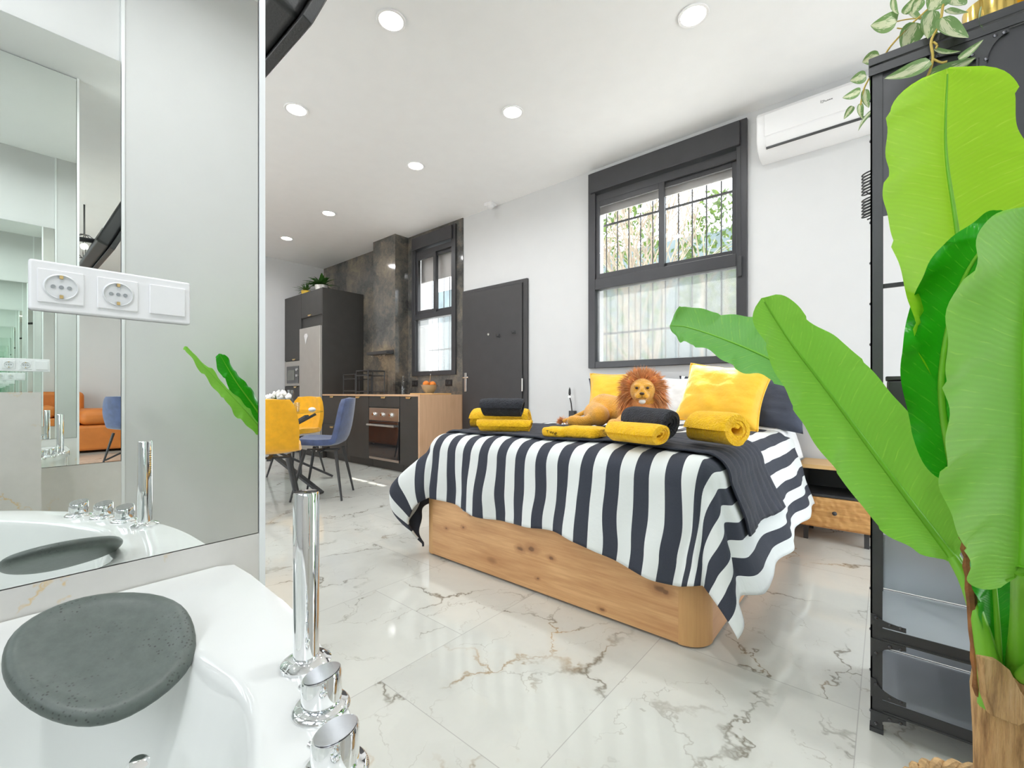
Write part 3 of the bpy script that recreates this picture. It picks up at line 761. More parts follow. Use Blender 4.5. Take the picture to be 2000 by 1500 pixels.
# dish racks
def rack(name, label, x0, x1, y0, y1, z0, z1, tiers, group=None):
    t = thing(name, label, 'rack', ((x0+x1)/2, (y0+y1)/2, z0))
    r = .008
    b = B()
    for x in (x0, x1):
        for y in (y0, y1): b.tube([(x, y, z0), (x, y, z1)], r, 8)
    b.tube([(x0, y0, z1), (x1, y0, z1)], r, 8).tube([(x0, y1, z1), (x1, y1, z1)], r, 8).tube([(x0, y0, z1), (x0, y1, z1)], r, 8).tube([(x1, y0, z1), (x1, y1, z1)], r, 8)
    b.build('frame', 'black_metal', t)
    for z in tiers:
        b = B()
        b.box(x0, x1, y0-.004, y0+.004, z, z+.014).box(x0, x1, y1-.004, y1+.004, z, z+.014)
        n = int((x1-x0)/.03)
        for i in range(n+1): b.tube([(x0+i*(x1-x0)/n, y0, z+.004), (x0+i*(x1-x0)/n, y1, z+.004)], .002, 6)
        b.build('wire_shelf', 'black_metal', t)
    return t
rack('dish_rack', 'black metal dish rack on the worktop beside the fridge panel, left one', -5.98, -5.66, 3.30, 3.55, .922, 1.20, (.96, 1.13))
rack('dish_rack', 'taller black and chrome dish rack in front of the marble column', -5.55, -5.26, 3.25, 3.50, .922, 1.24, (.95, 1.17))
t = thing('wall_shelf', 'small black metal spice shelf high on the marble column', 'shelf', (-5.4, 3.5, 1.45))
B().box(-5.60, -5.12, 3.44, 3.553, 1.47, 1.48).box(-5.60, -5.12, 3.435, 3.442, 1.47, 1.51).box(-5.60, -5.12, 3.545, 3.554, 1.47, 1.53).build('tray', 'black_metal', t)
for x in (-5.5, -5.3, -5.2): B().tube([(x, 3.49, 1.47), (x, 3.47, 1.44), (x+.01, 3.45, 1.45)], .004, 6).build('hook', 'chrome', t)
b = B().lathe([(.03, 0), (.03, .16), (.012, .20), (.012, .25), (.014, .25)], (-5.0, 3.62, .922), n=20)
tag(b.build('glass_bottle', 'tumbler', smooth=True), 'clear glass bottle on the worktop corner right of the marble column', 'bottle')
for x, l in ((-4.93, 'black wall socket on the marble under the left edge of the kitchen window'), (-4.24, 'black wall socket on the marble above the orange bowl')):
    t = thing('wall_socket', l, 'socket', (x, YW-.013, 1.05))
    B().box(x-.06, x+.06, YW-.024, YW-.0125, 1.03, 1.11).build('plate', 'socketblk', t, bevel=.003)
    B().lathe([(.02, 0), (.02, .003)], (x-.028, YW-.024, 1.07), (0, -1, 0), 16).lathe([(.02, 0), (.02, .003)], (x+.028, YW-.024, 1.07), (0, -1, 0), 16).build('socket_insert', 'black_metal', t)

# plants on the tall cabinets
def blades(c, n, L, wd, up=.6, droop=.6, seed=1, seg=6, zs=1):
    rnd = random.Random(seed); b = B()
    for i in range(n):
        a = rnd.uniform(0, 2*PI); e = rnd.uniform(.15, 1.2); l = L*rnd.uniform(.6, 1.1)
        d = Vector((math.cos(a)*math.cos(e), math.sin(a)*math.cos(e), math.sin(e)*zs))
        sd_ = Vector((-math.sin(a), math.cos(a), 0))
        prev = None
        for k in range(seg+1):
            s_ = k/seg
            p = Vector(c)+d*l*s_+Vector((0, 0, -droop*l*s_*s_))
            ww = wd*math.sin(PI*(.12+.88*s_)**.8)*.5+.0005
            q = (b.bm.verts.new(p-sd_*ww), b.bm.verts.new(p+sd_*ww+Vector((0, 0, .002))))
            if prev: b.bm.faces.new((prev[0], prev[1], q[1], q[0]))
            prev = q
    return b
c = PY(628, 555, 3.32); c.z = 2.47
t = thing('potted_fern', 'leafy dark green plant in a white pot on top of the tall cabinets', 'potted plant', tuple(c))
B().lathe([(.06, 0), (.085, .05), (.10, .13), (.085, .13), (.07, .11)], c, n=24).build('pot', 'white_china', t, smooth=True)
blades(c+Vector((0, 0, .12)), 46, .30, .06, seed=3, droop=.35).build('foliage', 'fern', t)
c = PY(598, 570, 3.25); c.z = 2.47
t = thing('potted_succulent', 'small spiky plant in a yellow pot on top of the tall cabinets', 'potted plant', tuple(c))
B().lathe([(.05, 0), (.07, .04), (.075, .085), (.06, .085), (.05, .07)], c, n=24).build('pot', 'yellow_pot', t, smooth=True)
blades(c+Vector((0, 0, .08)), 40, .24, .022, seed=8, droop=.25).build('foliage', 'spike', t)

# ------------------------------------------------------------------ bathtub
def circ_pts(cx, cy, r, a0, a1, n): return [(cx+r*math.cos(a0+(a1-a0)*i/n), cy+r*math.sin(a0+(a1-a0)*i/n)) for i in range(n+1)]
TZ = .59
outer = [(-1.058, -1.09), (-1.058, .332), (-.96, .336)] 
arc = [(-.85+1.15*math.sin(a)+0, -.82+1.152*math.cos(a)) for a in [R(x) for x in range(0, 88, 4)]]
outer += arc + [(.31, -.92), (.31, -1.09)]
def resample(poly, n):
    pts = [Vector((x, y)) for x, y in poly]; pts.append(pts[0]); L = [0]
    for a, b_ in zip(pts[:-1], pts[1:]): L.append(L[-1]+(b_-a).length)
    out = []; k = 0
    for i in range(n):
        s_ = L[-1]*i/n
        while L[k+1] < s_: k += 1
        u = (s_-L[k])/max(1e-9, L[k+1]-L[k]); p_ = pts[k].lerp(pts[k+1], u); out.append((p_.x, p_.y))
    return out
ctr = Vector((-.52, -.42))
t = thing('corner_bathtub', 'white corner bathtub with a curved front next to the wall mirror', 'bathtub', (-.52, -.42, 0))
n_ = 120; po = resample(outer, n_)
# inner basin outline: an ellipse-like bowl, traced by angle around its centre
def inner(s_, z):
    out = []
    for i in range(n_):
        a = Vector(po[i])-ctr; L = a.length; d_ = a.normalized()
        # distance to the outline minus the rim width
        rim = .088 + .12*max(0, -d_.x)**2*0.5 + (.05 if d_.y > .6 and d_.x < -.2 else 0)
        rr = (L-rim)*s_
        # superellipse limit keeps the corners of the bowl round
        lim = (abs(d_.x/.50)**2.6 + abs(d_.y/.72)**2.6)**(-1/2.6)
        rr = min(rr, lim*s_*1.0)
        out.append((ctr.x+d_.x*rr, ctr.y+d_.y*rr, z))
    # smooth
    for _ in range(6): out = [tuple((out[i-1][k]+out[i][k]*2+out[(i+1) % n_][k])/4 for k in range(3)) for i in range(n_)]
    return out
b = B()
def off(poly, m): return [((x-ctr.x)*m+ctr.x, (y-ctr.y)*m+ctr.y) for x, y in poly]
rings = [[b.bm.verts.new((x, y, z)) for x, y in off(po, m)] for m, z in ((.985, 0), (.985, .56), (1, .563), (1, .584), (.996, TZ))]
for s_, z in ((1.0, TZ), (.985, TZ-.004), (.975, TZ-.014), (.96, TZ-.05), (.90, .40), (.84, .22), (.74, .15), (.3, .14)):
    rings.append([b.bm.verts.new(p_) for p_ in inner(s_, z)])
b.loft(rings); b.build('tub_shell', 'enamel', t, smooth=True)
b = B().lathe([(.018, 0), (.018, .01), (.012, .016), (.001, .017)], (-.545, -.105, .50), (.5, .5, .3), 20)
c = PD(268, 1500, .52); b = B().lathe([(.011, 0), (.012, .003), (.010, .008), (.001, .010)], c, (.3, .2, .9), 20)
b.build('overflow_cap', 'chrome', t, smooth=True)
# hand shower
hs = PZ(598, 1296, TZ)
t = thing('hand_shower', 'tall chrome pull-out hand shower standing in the bathtub rim', 'shower handset', tuple(hs))
B().lathe([(.031, 0), (.031, .004), (.024, .009), (.017, .011)], hs, n=36).build('base_flange', 'chrome', t, smooth=True)
B().lathe([(.0160, .010), (.0160, .225), (.0150, .228), (.001, .2285)], hs, n=40).build('handle', 'chrome', t, smooth=True)
b = B()
for i in range(12):
    for k in (-1, 0, 1):
        a = R(145+k*9); 
        b.sphere((hs.x+.0162*math.cos(a), hs.y+.0162*math.sin(a), hs.z+.135+i*.006), .0012, 6, 4)
b.build('nozzle_rows', 'plast_in', t)
lab = ('chrome bath control knob beside the hand shower', 'chrome bath control knob on the tub rim, cut by the bottom edge of the photo', 'chrome bath control knob furthest from the hand shower, seen in the mirror')
for i, (px, py) in enumerate(((628, 1383), (655, 1508), (0, 0))):
    c = PZ(px, py, TZ) if px else Vector((-.318, .168, TZ))
    t = thing('bath_control_knob', lab[i], 'tap knob', tuple(c), 0, 'knobs on the bathtub rim')
    B().lathe([(.031, 0), (.031, .003), (.027, .007), (.001, .0075)], c, n=36).build('base_flange', 'chrome', t, smooth=True)
    b = B(); u = Vector((1, 0, 0)); v = Vector((0, 1, 0)); rg = []
    dirc = Vector((-.75, -.66, 0))
    for r_, z_, tl in ((.0215, .010, 0), (.0218, .012, 0), (.0218, .036, .20), (.0205, .0395, .24)):
        rg.append([b.bm.verts.new(c+Vector((r_*math.cos(2*PI*j/36), r_*math.sin(2*PI*j/36), z_+0))+Vector((0, 0, -tl*(dirc.x*r_*math.cos(2*PI*j/36)+dirc.y*r_*math.sin(2*PI*j/36))))) for j in range(36)])
    b.loft(rg); b.build('knob_body', 'chrome', t, smooth=True)
    b = B(); top = [b.bm.verts.new(c+Vector((.0192*math.cos(2*PI*j/36), .0192*math.sin(2*PI*j/36), .0402-.24*(dirc.x*.0192*math.cos(2*PI*j/36)+dirc.y*.0192*math.sin(2*PI*j/36))))) for j in range(36)]
    b.bm.faces.new(top); b.build('cap', 'chrome_top', t, solid=.0006)
    B().tube([c+Vector((-.0215, -.004, .012)), c+Vector((-.034, -.008, .014))], .0045, 10).build('pointer', 'chrome', t, smooth=True)

# headrest pad on the rim
def headrest():
    cpt = PZ(192, 1285, .625); b = B()
    ux = (PZ(330, 1180, .60)-PZ(60, 1420, .60)).normalized()     # long axis
    ux = Vector((.16, .985, 0)).normalized()
    uy = Vector((0, 0, 1)).cross(ux).normalized()
    def f(u, v, sgn):
        a = 2*PI*v; rr = math.sin(PI/2*u)
        return rr, a
    return cpt
hp = [PZ(px, py, z) for px, py, z in ((192, 1290, .61), (0, 1290, .61), (385, 1250, .6), (190, 1422, .58), (250, 1160, .63))]
outl = [(0, 1300), (4, 1270), (22, 1240), (55, 1213), (105, 1188), (160, 1170), (225, 1160), (300, 1162), (345, 1176), (368, 1195), (382, 1225), (386, 1262), (378, 1298), (352, 1332), (310, 1368), (255, 1402), (200, 1420), (150, 1422), (100, 1411), (55, 1388), (20, 1358), (3, 1328)]
# lay the outline on a plane that slopes from the wall down into the tub
pn = Vector((.42, -.04, .9)).normalized(); pc = Vector((-.80, .09, .605))
def onplane(px, py, n, c_):
    r_ = ray(px, py); return CAM + r_*((c_-CAM).dot(n)/r_.dot(n))
op = [onplane(px, py, pn, pc) for px, py in outl]
cen = sum(op, Vector())/len(op)
b = B(); rg = []
for m, h in ((.70, -.012), (.85, -.010), (.94, -.007), (.98, -.003), (1.0, .001), (.985, .006), (.95, .0105), (.88, .0135), (.80, .013), (.74, .0105), (.5, .008), (.25, .007), (.06, .007)):
    rg.append([b.bm.verts.new(cen+(q-cen)*m+pn*h) for q in op])
b.loft(rg)
tag(b.build('bath_headrest', 'foam', smooth=True, sub=1), 'dark grey oval foam headrest lying on the bathtub rim under the mirror', 'bath headrest')

# triple socket frame on mirror
sy0, sy1, sz0, sz1 = .040, .257, 1.083, 1.166
t = thing('triple_socket_frame', 'white triple frame with two sockets and a blank plate on the wall mirror', 'socket', (XM, (sy0+sy1)/2, sz0))
B().box(XM+.0005, XM+.009, sy0, sy1, sz0, sz1).build('cover_frame', 'plast', t, bevel=.004, bseg=3)
for k in range(3):
    yc = sy0+.037+k*.0715; zc = (sz0+sz1)/2
    if k < 2:
        ins = B().box(XM+.006, XM+.0115, yc-.0275, yc+.0275, zc-.0275, zc+.0275)
        ins = ins.build('socket_insert', 'plast', t, bevel=.0015)
        B().lathe([(.0205, 0), (.0215, .0012), (.0195, .0025), (.0185, .0005), (.001, .0004)], (XM+.0113, yc, zc), (1, 0, 0), 36, cap=False).build('socket_ring', plain('socket_well_white', (.72, .73, .74), .35), ins, smooth=True)
        for dy in (-.0095, 0, .0095): B().lathe([(.0030, 0), (.0030, .0012)], (XM+.0116, yc+dy, zc), (1, 0, 0), 12).build('pin_hole', 'plast_in', ins)
        for za, zb in ((.0135, .019), (-.019, -.0135)): B().box(XM+.011, XM+.015, yc-.0022, yc+.0022, zc+za, zc+zb).build('earth_clip', 'gold', ins)
    else:
        B().box(XM+.006, XM+.0125, yc-.0275, yc+.0275, zc-.0275, zc+.0275).build('blank_plate', 'plast', t, bevel=.0015)

# ------------------------------------------------------------------ bed
X0, X1, YF, YH = -2.10, -.50, 1.665, 3.68
t = thing('storage_bed', 'knotty oak storage bed with grey headboard under the large window', 'bed', ((X0+X1)/2, 2.7, 0))
B().box(-2.015, -.595, YF, YF+.03, .012, .36).build('foot_panel', 'oak', t)
for sx, cx in ((-1, -2.015), (1, -.595)):
    b = B(); ob = []
    for i in range(13):
        a = R(90*i/12); ob.append((cx+sx*.095*math.sin(a), YF+.095-.095*math.cos(a)))
    ib = [(cx+sx*.02, YF+.095), (cx, YF+.03)]
    b.prism(ob+ib, .008, .362); b.build('corner_post', 'oak_v', t, smooth=False)
for x in (X0, X1-.03): B().box(x, x+.03, YF+.095, YH, .012, .36).build('side_rail', 'oak_y', t)
B().box(X0+.03, X1-.03, YF+.03, YH-.01, .02, .10).build('bottom_board', 'cab', t)
B().box(X0+.02, X1-.02, YF+.015, YH, .362, .43).build('bed_platform', 'taupe', t, bevel=.006)
B().box(-1.755, -1.585, YF-.010, YF-.002, .305, .375).build('lift_strap', 'strap', t, bevel=.004)
B().box(X0+.01, X1-.01, YH+.002, YW-.035, 0, 1.05).build('headboard', 'head', t, bevel=.02, bseg=4)
tag(B().box(X0+.04, X1-.04, YF+.04, YH-.002, .431, .665).build('mattress', 'pil_w', bevel=.05, bseg=4), 'thick white mattress on the oak bed under the striped duvet', 'mattress')

DX0, DX1, DY0 = X0+.10, X1-.06, YF+.10; DT = .712
def drape(a, b_, lift=0, rho=.10, kl=.34, kr=.30, kf=.10, seed=0, fold=1.0, zmin=.012):
    dx = (DX0-a) if a < DX0 else (a-DX1 if a > DX1 else 0); sx = -1 if a < DX0 else 1
    dy = max(0, DY0-b_)
    r = math.hypot(dx, dy)
    bx = min(max(a, DX0), DX1); by = max(b_, DY0)
    puff = .012*nz((a, b_, 0), 3.1, 5+seed)+.006*nz((a, b_, 0), 8, 2+seed)
    if r < 1e-6:
        e = min(a-DX0, DX1-a, b_-DY0)
        return Vector((a, b_, DT+lift+puff-.012*math.exp(-max(e, 0)/.08)))
    nx, ny = sx*dx/r, -dy/r
    r *= 1+(-.17 if sx > 0 else .09)*4*nx*nx*ny*ny
    ra = rho*PI/2
    if r < ra: out = rho*math.sin(r/rho); dn = rho*(1-math.cos(r/rho))
    else:
        k = (kl if sx < 0 else kr)*abs(nx)+kf*abs(ny)
        out = rho+(r-ra)*k; dn = rho+(r-ra)*math.sqrt(1-k*k)
        if sx < 0:
            cn = 4*nx*nx*ny*ny; Lr = r-ra
            out = rho+(1-cn)*k*.6*Lr+cn*.19*math.sin(PI*min(1, Lr/.56)); dn = rho+Lr*.98
    hang = max(0, dn-.05)
    corner = 4*(nx*nx)*(ny*ny)
    th = math.atan2(dy, dx)
    wv = math.sin(a*19+1.3+seed)*(1-corner)*.012*abs(ny) + math.sin(b_*11+.7+seed)*.010*(1-corner)*abs(nx) + .035*corner*math.sin(th*9+1)
    wv += .03*nz((a, b_, 1), 3.2, 9)+.012*nz((a, b_*.6, 4), 9, 3)
    out += fold*wv*min(1, hang/.25)
    out = max(out, .03*min(1, r/.1))
    z = DT+lift-.012-dn+puff*.6
    if z < zmin: out += (zmin-z)*.6; z = zmin+.004*abs(math.sin(20*a))
    sw = .022*nz((a*1.7, b_*3.1, 7), 2.4, 4)*min(1, hang/.3)*abs(ny)
    return Vector((bx+nx*(out+lift*.9)+sw, by+ny*(out+lift*.9), z))
# duvet cover
def hemL(v): return .50
def duv(u, v):
    a = (DX0-.50)+u*((DX1+.53)-(DX0-.50)); 
    f0 = DY0-(.435+.02*math.sin(a*7)+.075*max(0, (a+1.4)))
    b_ = f0+(v**1.0)*(3.36-f0); return a, b_
b = B().grid(lambda u, v: drape(*duv(u, v)), 170, 150, lambda u, v: duv(u, v))
dv = tag(b.build('striped_duvet', 'stripe', smooth=True, solid=.012), 'navy and white striped duvet draped over the bed and hanging to the floor', 'duvet')
# throw
def thr(u, v):
    a = (DX0-.22)+u*((DX1+.36)-(DX0-.22)); b_ = DY0+.035+.02*math.sin(a*5)+v*(.62+.05*math.sin(a*3)); return a, b_
b = B().grid(lambda u, v: drape(*thr(u, v), lift=.014+.006*abs(math.sin(v*26+2*u))), 130, 60)
tag(b.build('bed_throw', 'throw', smooth=True, solid=.008), 'dark navy throw blanket across the foot of the bed over the striped duvet', 'throw blanket')
# fitted sheet edge near pillows (white turned-back duvet)
def shp(u, v):
    a = (DX0-.2)+u*((DX1+.24)-(DX0-.2)); b_ = 3.22+v*.40; return a, b_
b = B().grid(lambda u, v: drape(*shp(u, v), lift=.010+.010*math.sin(PI*v), rho=.07), 80, 24)
tag(b.build('bed_sheet', 'pil_w', smooth=True, solid=.008), 'white bed sheet at the pillow end of the bed', 'bed sheet')

# pillows
def pillow(name, label, c, wd, ht, th, mat, face, lean, roll=0, seed=0, flange=0, group=None, cat='pillow'):
    """c = bottom centre; face = heading (deg, 0 = facing -Y); lean = deg back from vertical"""
    rot = Matrix.Rotation(R(face), 3, 'Z') @ Matrix.Rotation(R(-lean), 3, 'X') @ Matrix.Rotation(R(roll), 3, 'Y')
    cc = Vector(c)
    b = B()
    def f(u, v, s_):
        x = 2*u-1; z = 2*v-1
        prof = (max(0, 1-abs(x)**2.6)**.55)*(max(0, 1-abs(z)**2.6)**.55)
        pin = 1-.10*(1-abs(z)**2)*abs(x)**3; pin2 = 1-.10*(1-abs(x)**2)*abs(z)**3
        wr = .010*nz((x*1.5, z*2.5, s_), 2.2, seed)+.004*math.sin(9*x+5*z+seed)*prof
        return cc + rot @ Vector((x*wd/2*pin, s_*(th/2*prof+(wr if prof > .02 else 0)), z*ht/2*pin2+ht/2))
    b.grid(lambda u, v: f(u, v, -1), 26, 26); b.grid(lambda u, v: f(u, v, 1), 26, 26)
    o = b.build(name, mat, smooth=True, weld=True)
    if flange:
        ed = [f(0, v/26, 0) for v in range(27)]+[f(u/26, 1, 0) for u in range(1, 27)]+[f(1, 1-v/26, 0) for v in range(1, 27)]+[f(1-u/26, 0, 0) for u in range(1, 26)]
        q = B().tube(ed+[ed[0]], .006, 6, cap=False); 
        o2 = q.build('piping', mat, o, smooth=True)
    return tag(o, label, cat, group)
pillow('scatter_cushion', 'yellow velvet cushion behind the plush lion, at the left of the bed', (-1.70, 3.34, .725), .54, .40, .15, 'pil_y', 8, 14, 0, 3, 1, cat='cushion')
pillow('scatter_cushion', 'sunlit yellow velvet cushion leaning in front of the right-hand pillows', (-.86, 3.02, .735), .54, .43, .19, 'pil_y', -4, 24, 7, 5, 1, cat='cushion')
pillow('navy_pillow', 'dark navy pillow leaning behind the sunlit yellow cushion, at the right of the bed', (-.72, 3.30, .71), .66, .42, .20, 'pil_n', -6, 32, 4, 8)
pillow('navy_pillow', 'dark navy pillow behind the left yellow cushion against the headboard', (-1.78, 3.52, .72), .62, .36, .14, 'pil_n', 2, 8, 0, 2)
pillow('white_pillow', 'white pillow standing between the lion and the sunlit yellow cushion', (-1.22, 3.45, .72), .36, .36, .17, 'pil_w', 0, 12, 0, 12)
o = pillow('striped_pillow', 'navy and white striped pillow behind the sunlit yellow cushion', (-1.02, 3.50, .72), .5, .37, .15, 'stripe', 0, 12, 0, 15)

# rolled towels
def roll(name, label, p0, p1, Rr, turns, mat, seed=0, group='towels laid out on the bed', squash=.94, spin=0):
    p0 = Vector(p0); p1 = Vector(p1); ax = (p1-p0).normalized(); L = (p1-p0).length
    up = Vector((0, 0, 1)); sd_ = ax.cross(up).normalized(); up = sd_.cross(ax)
    n = int(turns*26); th = Rr/(turns+.6)
    b = B(); rings = []; nl = 14
    for k in range(nl+1):
        s_ = k/nl; end = 1-.10*math.exp(-s_*L/.012)-.10*math.exp(-(1-s_)*L/.012)
        outer_, inner_ = [], []
        for i in range(n+1):
            a = -2*PI*turns*i/n+spin+2*PI*turns; rc = th*.75+(Rr-th*1.25)*(i/n)
            wob = 1+.05*math.sin(a*2+seed)+.04*nz((math.cos(a), math.sin(a), s_*2), 1.4, seed)
            lat = (1 if i > 0.8*n else .6)
            for lst, rr in ((outer_, rc+th*.43), (inner_, max(.001, rc-th*.43))):
                rr = rr*wob
                e = end if i > n*.72 else 1
                rr2 = rr*e
                ex = ((s_-.5)*2)**9*(.010*math.sin(i*.25+seed)-.012*(1-i/n)) 
                lst.append(p0+ax*(L*s_+ex)+sd_*(rr2*math.cos(a))+up*(rr2*math.sin(a)*squash+Rr*squash))
        loop = outer_+inner_[::-1]
        rings.append([b.bm.verts.new(q) for q in loop])
    b.loft(rings, cap=False)
    for ring in (rings[0], rings[-1]):
        m_ = len(ring)
        for i in range(n): b.bm.faces.new((ring[i], ring[i+1], ring[m_-2-i], ring[m_-1-i]))
    o = b.build(name, mat, smooth=True)
    return tag(o, label, 'towel', group)
ZT = .722
roll('rolled_towel', 'small rolled mustard towel at the bed foot, right group, with its spiral end showing', (-.945, 1.81, ZT), (-.69, 1.745, ZT), .056, 3.2, 'towel_y', 2)
roll('rolled_towel', 'charcoal rolled towel propped on the mustard rolls in the right group', (-.925, 1.965, ZT+.022), (-.705, 1.88, ZT+.012), .077, 2.6, 'towel_k', 5)
roll('rolled_towel', 'largest mustard towel roll at the right end of the row on the bed', (-.655, 2.03, ZT), (-.455, 1.94, ZT-.004), .083, 2.4, 'towel_y', 9)
roll('rolled_towel', 'mustard towel roll lying in front under the charcoal one, left group', (-1.77, 1.80, ZT), (-1.49, 1.92, ZT), .042, 2.5, 'towel_y', 12)
roll('rolled_towel', 'thick mustard towel roll at the back of the left group', (-1.95, 1.93, ZT), (-1.62, 2.08, ZT), .074, 2.6, 'towel_y', 15)
roll('rolled_towel', 'charcoal rolled towel lying on top of the left group of mustard towels', (-1.785, 1.85, ZT+.080), (-1.565, 1.945, ZT+.080), .062, 2.5, 'towel_k', 18)
def folded(label, c, rz, lx, ly, lz, seed, tagmark=False):
    b = B(); rot = Matrix.Rotation(R(rz), 3, 'Z'); rings = []
    for k in range(15):
        x = (k/14-.5)*lx; e = 1-.35*abs(2*k/14-1)**8; ring = []
        for i in range(30):
            a = 2*PI*i/30; cy_, sy_ = math.cos(a), math.sin(a)
            y = ly/2*abs(cy_)**.6*(1 if cy_ > 0 else -1)*e; z = lz/2*abs(sy_)**.7*(1 if sy_ > 0 else -1)*e
            z *= 1-.12*math.exp(-(abs(cy_*ly/2)-ly*.0)**2/.0006)
            q = rot @ Vector((x, y, z+lz/2)); q += Vector((0, 0, .003*nz((x*20, y*20, z*20), 1, seed)))
            ring.append(b.bm.verts.new(Vector(c)+q))
        rings.append(ring)
    b.loft(rings); o = b.build('folded_towel', 'towel_y', smooth=True)
    if tagmark:
        q = B(); fr_ = Vector(c)+rot @ Vector((-.035, -ly/2-.0015, lz*.45)); du = rot @ Vector((1, 0, 0))
        pts = [(0, .010), (.012, .012), (.006, .012), (.006, -.008), None, (.020, .008), (.024, .0), (.030, .008), (.034, -.002), (.040, .006), (.046, -.004), (.052, .004), (.060, .004), (.048, -.010), (.058, -.012)]
        seg_ = []
        for p_ in pts:
            if p_ is None: q.tube(seg_, .0015, 6); seg_ = []
            else: seg_.append(fr_+du*p_[0]+Vector((0, 0, p_[1])))
        q.tube(seg_, .0015, 6); q.build('embroidered_mark', 'darkb', o)
    return tag(o, label, 'towel', 'towels laid out on the bed')
folded('small folded mustard towel with a dark embroidered mark in the middle of the row', (-1.27, 1.865, ZT), 4, .15, .12, .055, 3, True)
folded('folded mustard face towel lying right of the one with the embroidered mark', (-1.13, 1.88, ZT+.004), 1, .21, .13, .060, 6)

# ------------------------------------------------------------------ plush lion
lx = thing('plush_lion', 'golden plush lion with auburn mane lying on the bed in front of the cushions', 'stuffed animal', (-1.22, 2.5, .72))
b = B()
def cap(p, q, r0, r1, k=7):
    p, q = Vector(p), Vector(q)
    for i in range(k+1): b.sphere(p.lerp(q, i/k), r0+(r1-r0)*i/k, 14, 8)
cap((-1.40, 2.58, .83), (-1.24, 2.55, .815), .098, .085); cap((-1.24, 2.55, .815), (-1.10, 2.52, .83), .085, .10)
cap((-1.10, 2.52, .84), (-1.07, 2.46, .90), .09, .075)                      # chest and neck
cap((-1.42, 2.50, .80), (-1.36, 2.44, .79), .075, .065); cap((-1.36, 2.44, .79), (-1.42, 2.40, .755), .05, .034)
cap((-1.42, 2.40, .755), (-1.475, 2.37, .745), .034, .036)
cap((-1.475, 2.37, .75), (-1.50, 2.355, .755), .042, .036, 3)               # hind foot
cap((-1.38, 2.66, .79), (-1.30, 2.70, .76), .06, .04)
cap((-1.14, 2.42, .79), (-1.16, 2.30, .752), .05, .034); cap((-1.04, 2.42, .79), (-1.00, 2.28, .752), .05, .034)
cap((-1.16, 2.28, .752), (-1.165, 2.25, .752), .036, .036, 2); cap((-1.0, 2.27, .752), (-.998, 2.24, .752), .036, .036, 2)
hc = Vector((-1.065, 2.41, .945)); fdir = Vector((.38, -.92, -.05)).normalized(); fs = Vector((0, 0, 1)).cross(fdir).normalized(); fu = fdir.cross(fs)
hm = Matrix((fs, fdir, fu)).transposed()
b.sphere(hc, (.072, .062, .074), 20, 14, hm)
b.sphere(hc+fdir*.055-fu*.024, (.040, .034, .030), 14, 10, hm)                # muzzle
b.sphere(hc+fdir*.052+fu*.005, (.017, .036, .026), 12, 8, hm)                 # nose bridge
for s_ in (-1, 1):
    b.sphere(hc+fs*s_*.020+fdir*.070-fu*.030, (.022, .020, .017), 12, 8, hm)
    b.sphere(hc+fs*s_*.062+fu*.062-fdir*.0, (.022, .010, .024), 12, 8, hm)
    b.sphere(hc+fs*s_*.030+fdir*.048+fu*.030, (.022, .016, .012), 10, 6, hm)
body = b.build('body', 'lion', lx, smooth=True)
md = body.modifiers.new('r', 'REMESH'); md.mode = 'VOXEL'; md.voxel_size = .0065; md.use_smooth_shade = True
md = body.modifiers.new('s', 'SMOOTH'); md.factor = .5; md.iterations = 4
q = B().tube([(-1.47, 2.60, .84), (-1.55, 2.58, .80), (-1.62, 2.55, .765), (-1.68, 2.52, .738)], [.018, .016, .013, .012], 10).build('tail', 'lion', lx, smooth=True)
rnd = random.Random(4)
def hairs(b, c, d, L, n, spread, w=.0022, droop=.35):
    for i in range(n):
        dd = (d+Vector((rnd.gauss(0, spread), rnd.gauss(0, spread), rnd.gauss(0, spread)))).normalized()
        l = L*rnd.uniform(.6, 1.1); sd_ = dd.orthogonal().normalized(); sd_.rotate(Matrix.Rotation(rnd.uniform(0, 6.28), 3, dd))
        p0 = c; p1 = c+dd*l*.55+Vector((0, 0, -droop*l*.15)); p2 = c+dd*l+Vector((0, 0, -droop*l*.6))
        a_ = [b.bm.verts.new(p0-sd_*w), b.bm.verts.new(p0+sd_*w), b.bm.verts.new(p1+sd_*w*.8), b.bm.verts.new(p1-sd_*w*.8), b.bm.verts.new(p2)]
        b.bm.faces.new((a_[0], a_[1], a_[2], a_[3])); b.bm.faces.new((a_[3], a_[2], a_[4]))
b = B(); hairs(b, Vector((-1.68, 2.52, .738)), Vector((-.8, -.2, .1)), .055, 160, .45, .0025, .2); b.build('tail_tuft', 'mane', q)
b = B()
for ring_, (rad, back, n, L) in enumerate(((.066, .012, 70, .060), (.074, -.012, 90, .075), (.078, -.035, 90, .085), (.070, -.060, 80, .085), (.045, -.075, 40, .08))):
    for i in range(n):
        a = 2*PI*i/n+ring_; rd = fs*math.cos(a)+fu*math.sin(a)
        c_ = hc+rd*rad*(1.0)+fdir*back
        if rd.z < -.55 and ring_ == 0: c_ = c_-fdir*.02
        L_ = L*(1.0+.55*max(0, -rd.z))
        hairs(b, c_, (rd+fdir*(.25-.22*ring_)), L_, 9, .22, .0024, .3 if rd.z > 0 else .9)
b.sphere(hc-fdir*.05-fu*.01, (.09, .06, .09), 18, 12, hm)
b.sphere(hc-fdir*.035-fu*.085, (.085, .06, .07), 18, 12, hm)
b.build('mane', 'mane', lx)
for s_ in (-1, 1): B().sphere(hc+fs*s_*.029+fdir*.066+fu*.018, (.0085, .006, .0075), 12, 8, hm).build('eye', 'darkb', lx, smooth=True)
B().sphere(hc+fdir*.094-fu*.012, (.014, .008, .008), 12, 8, hm).build('nose', 'darkb', lx, smooth=True)
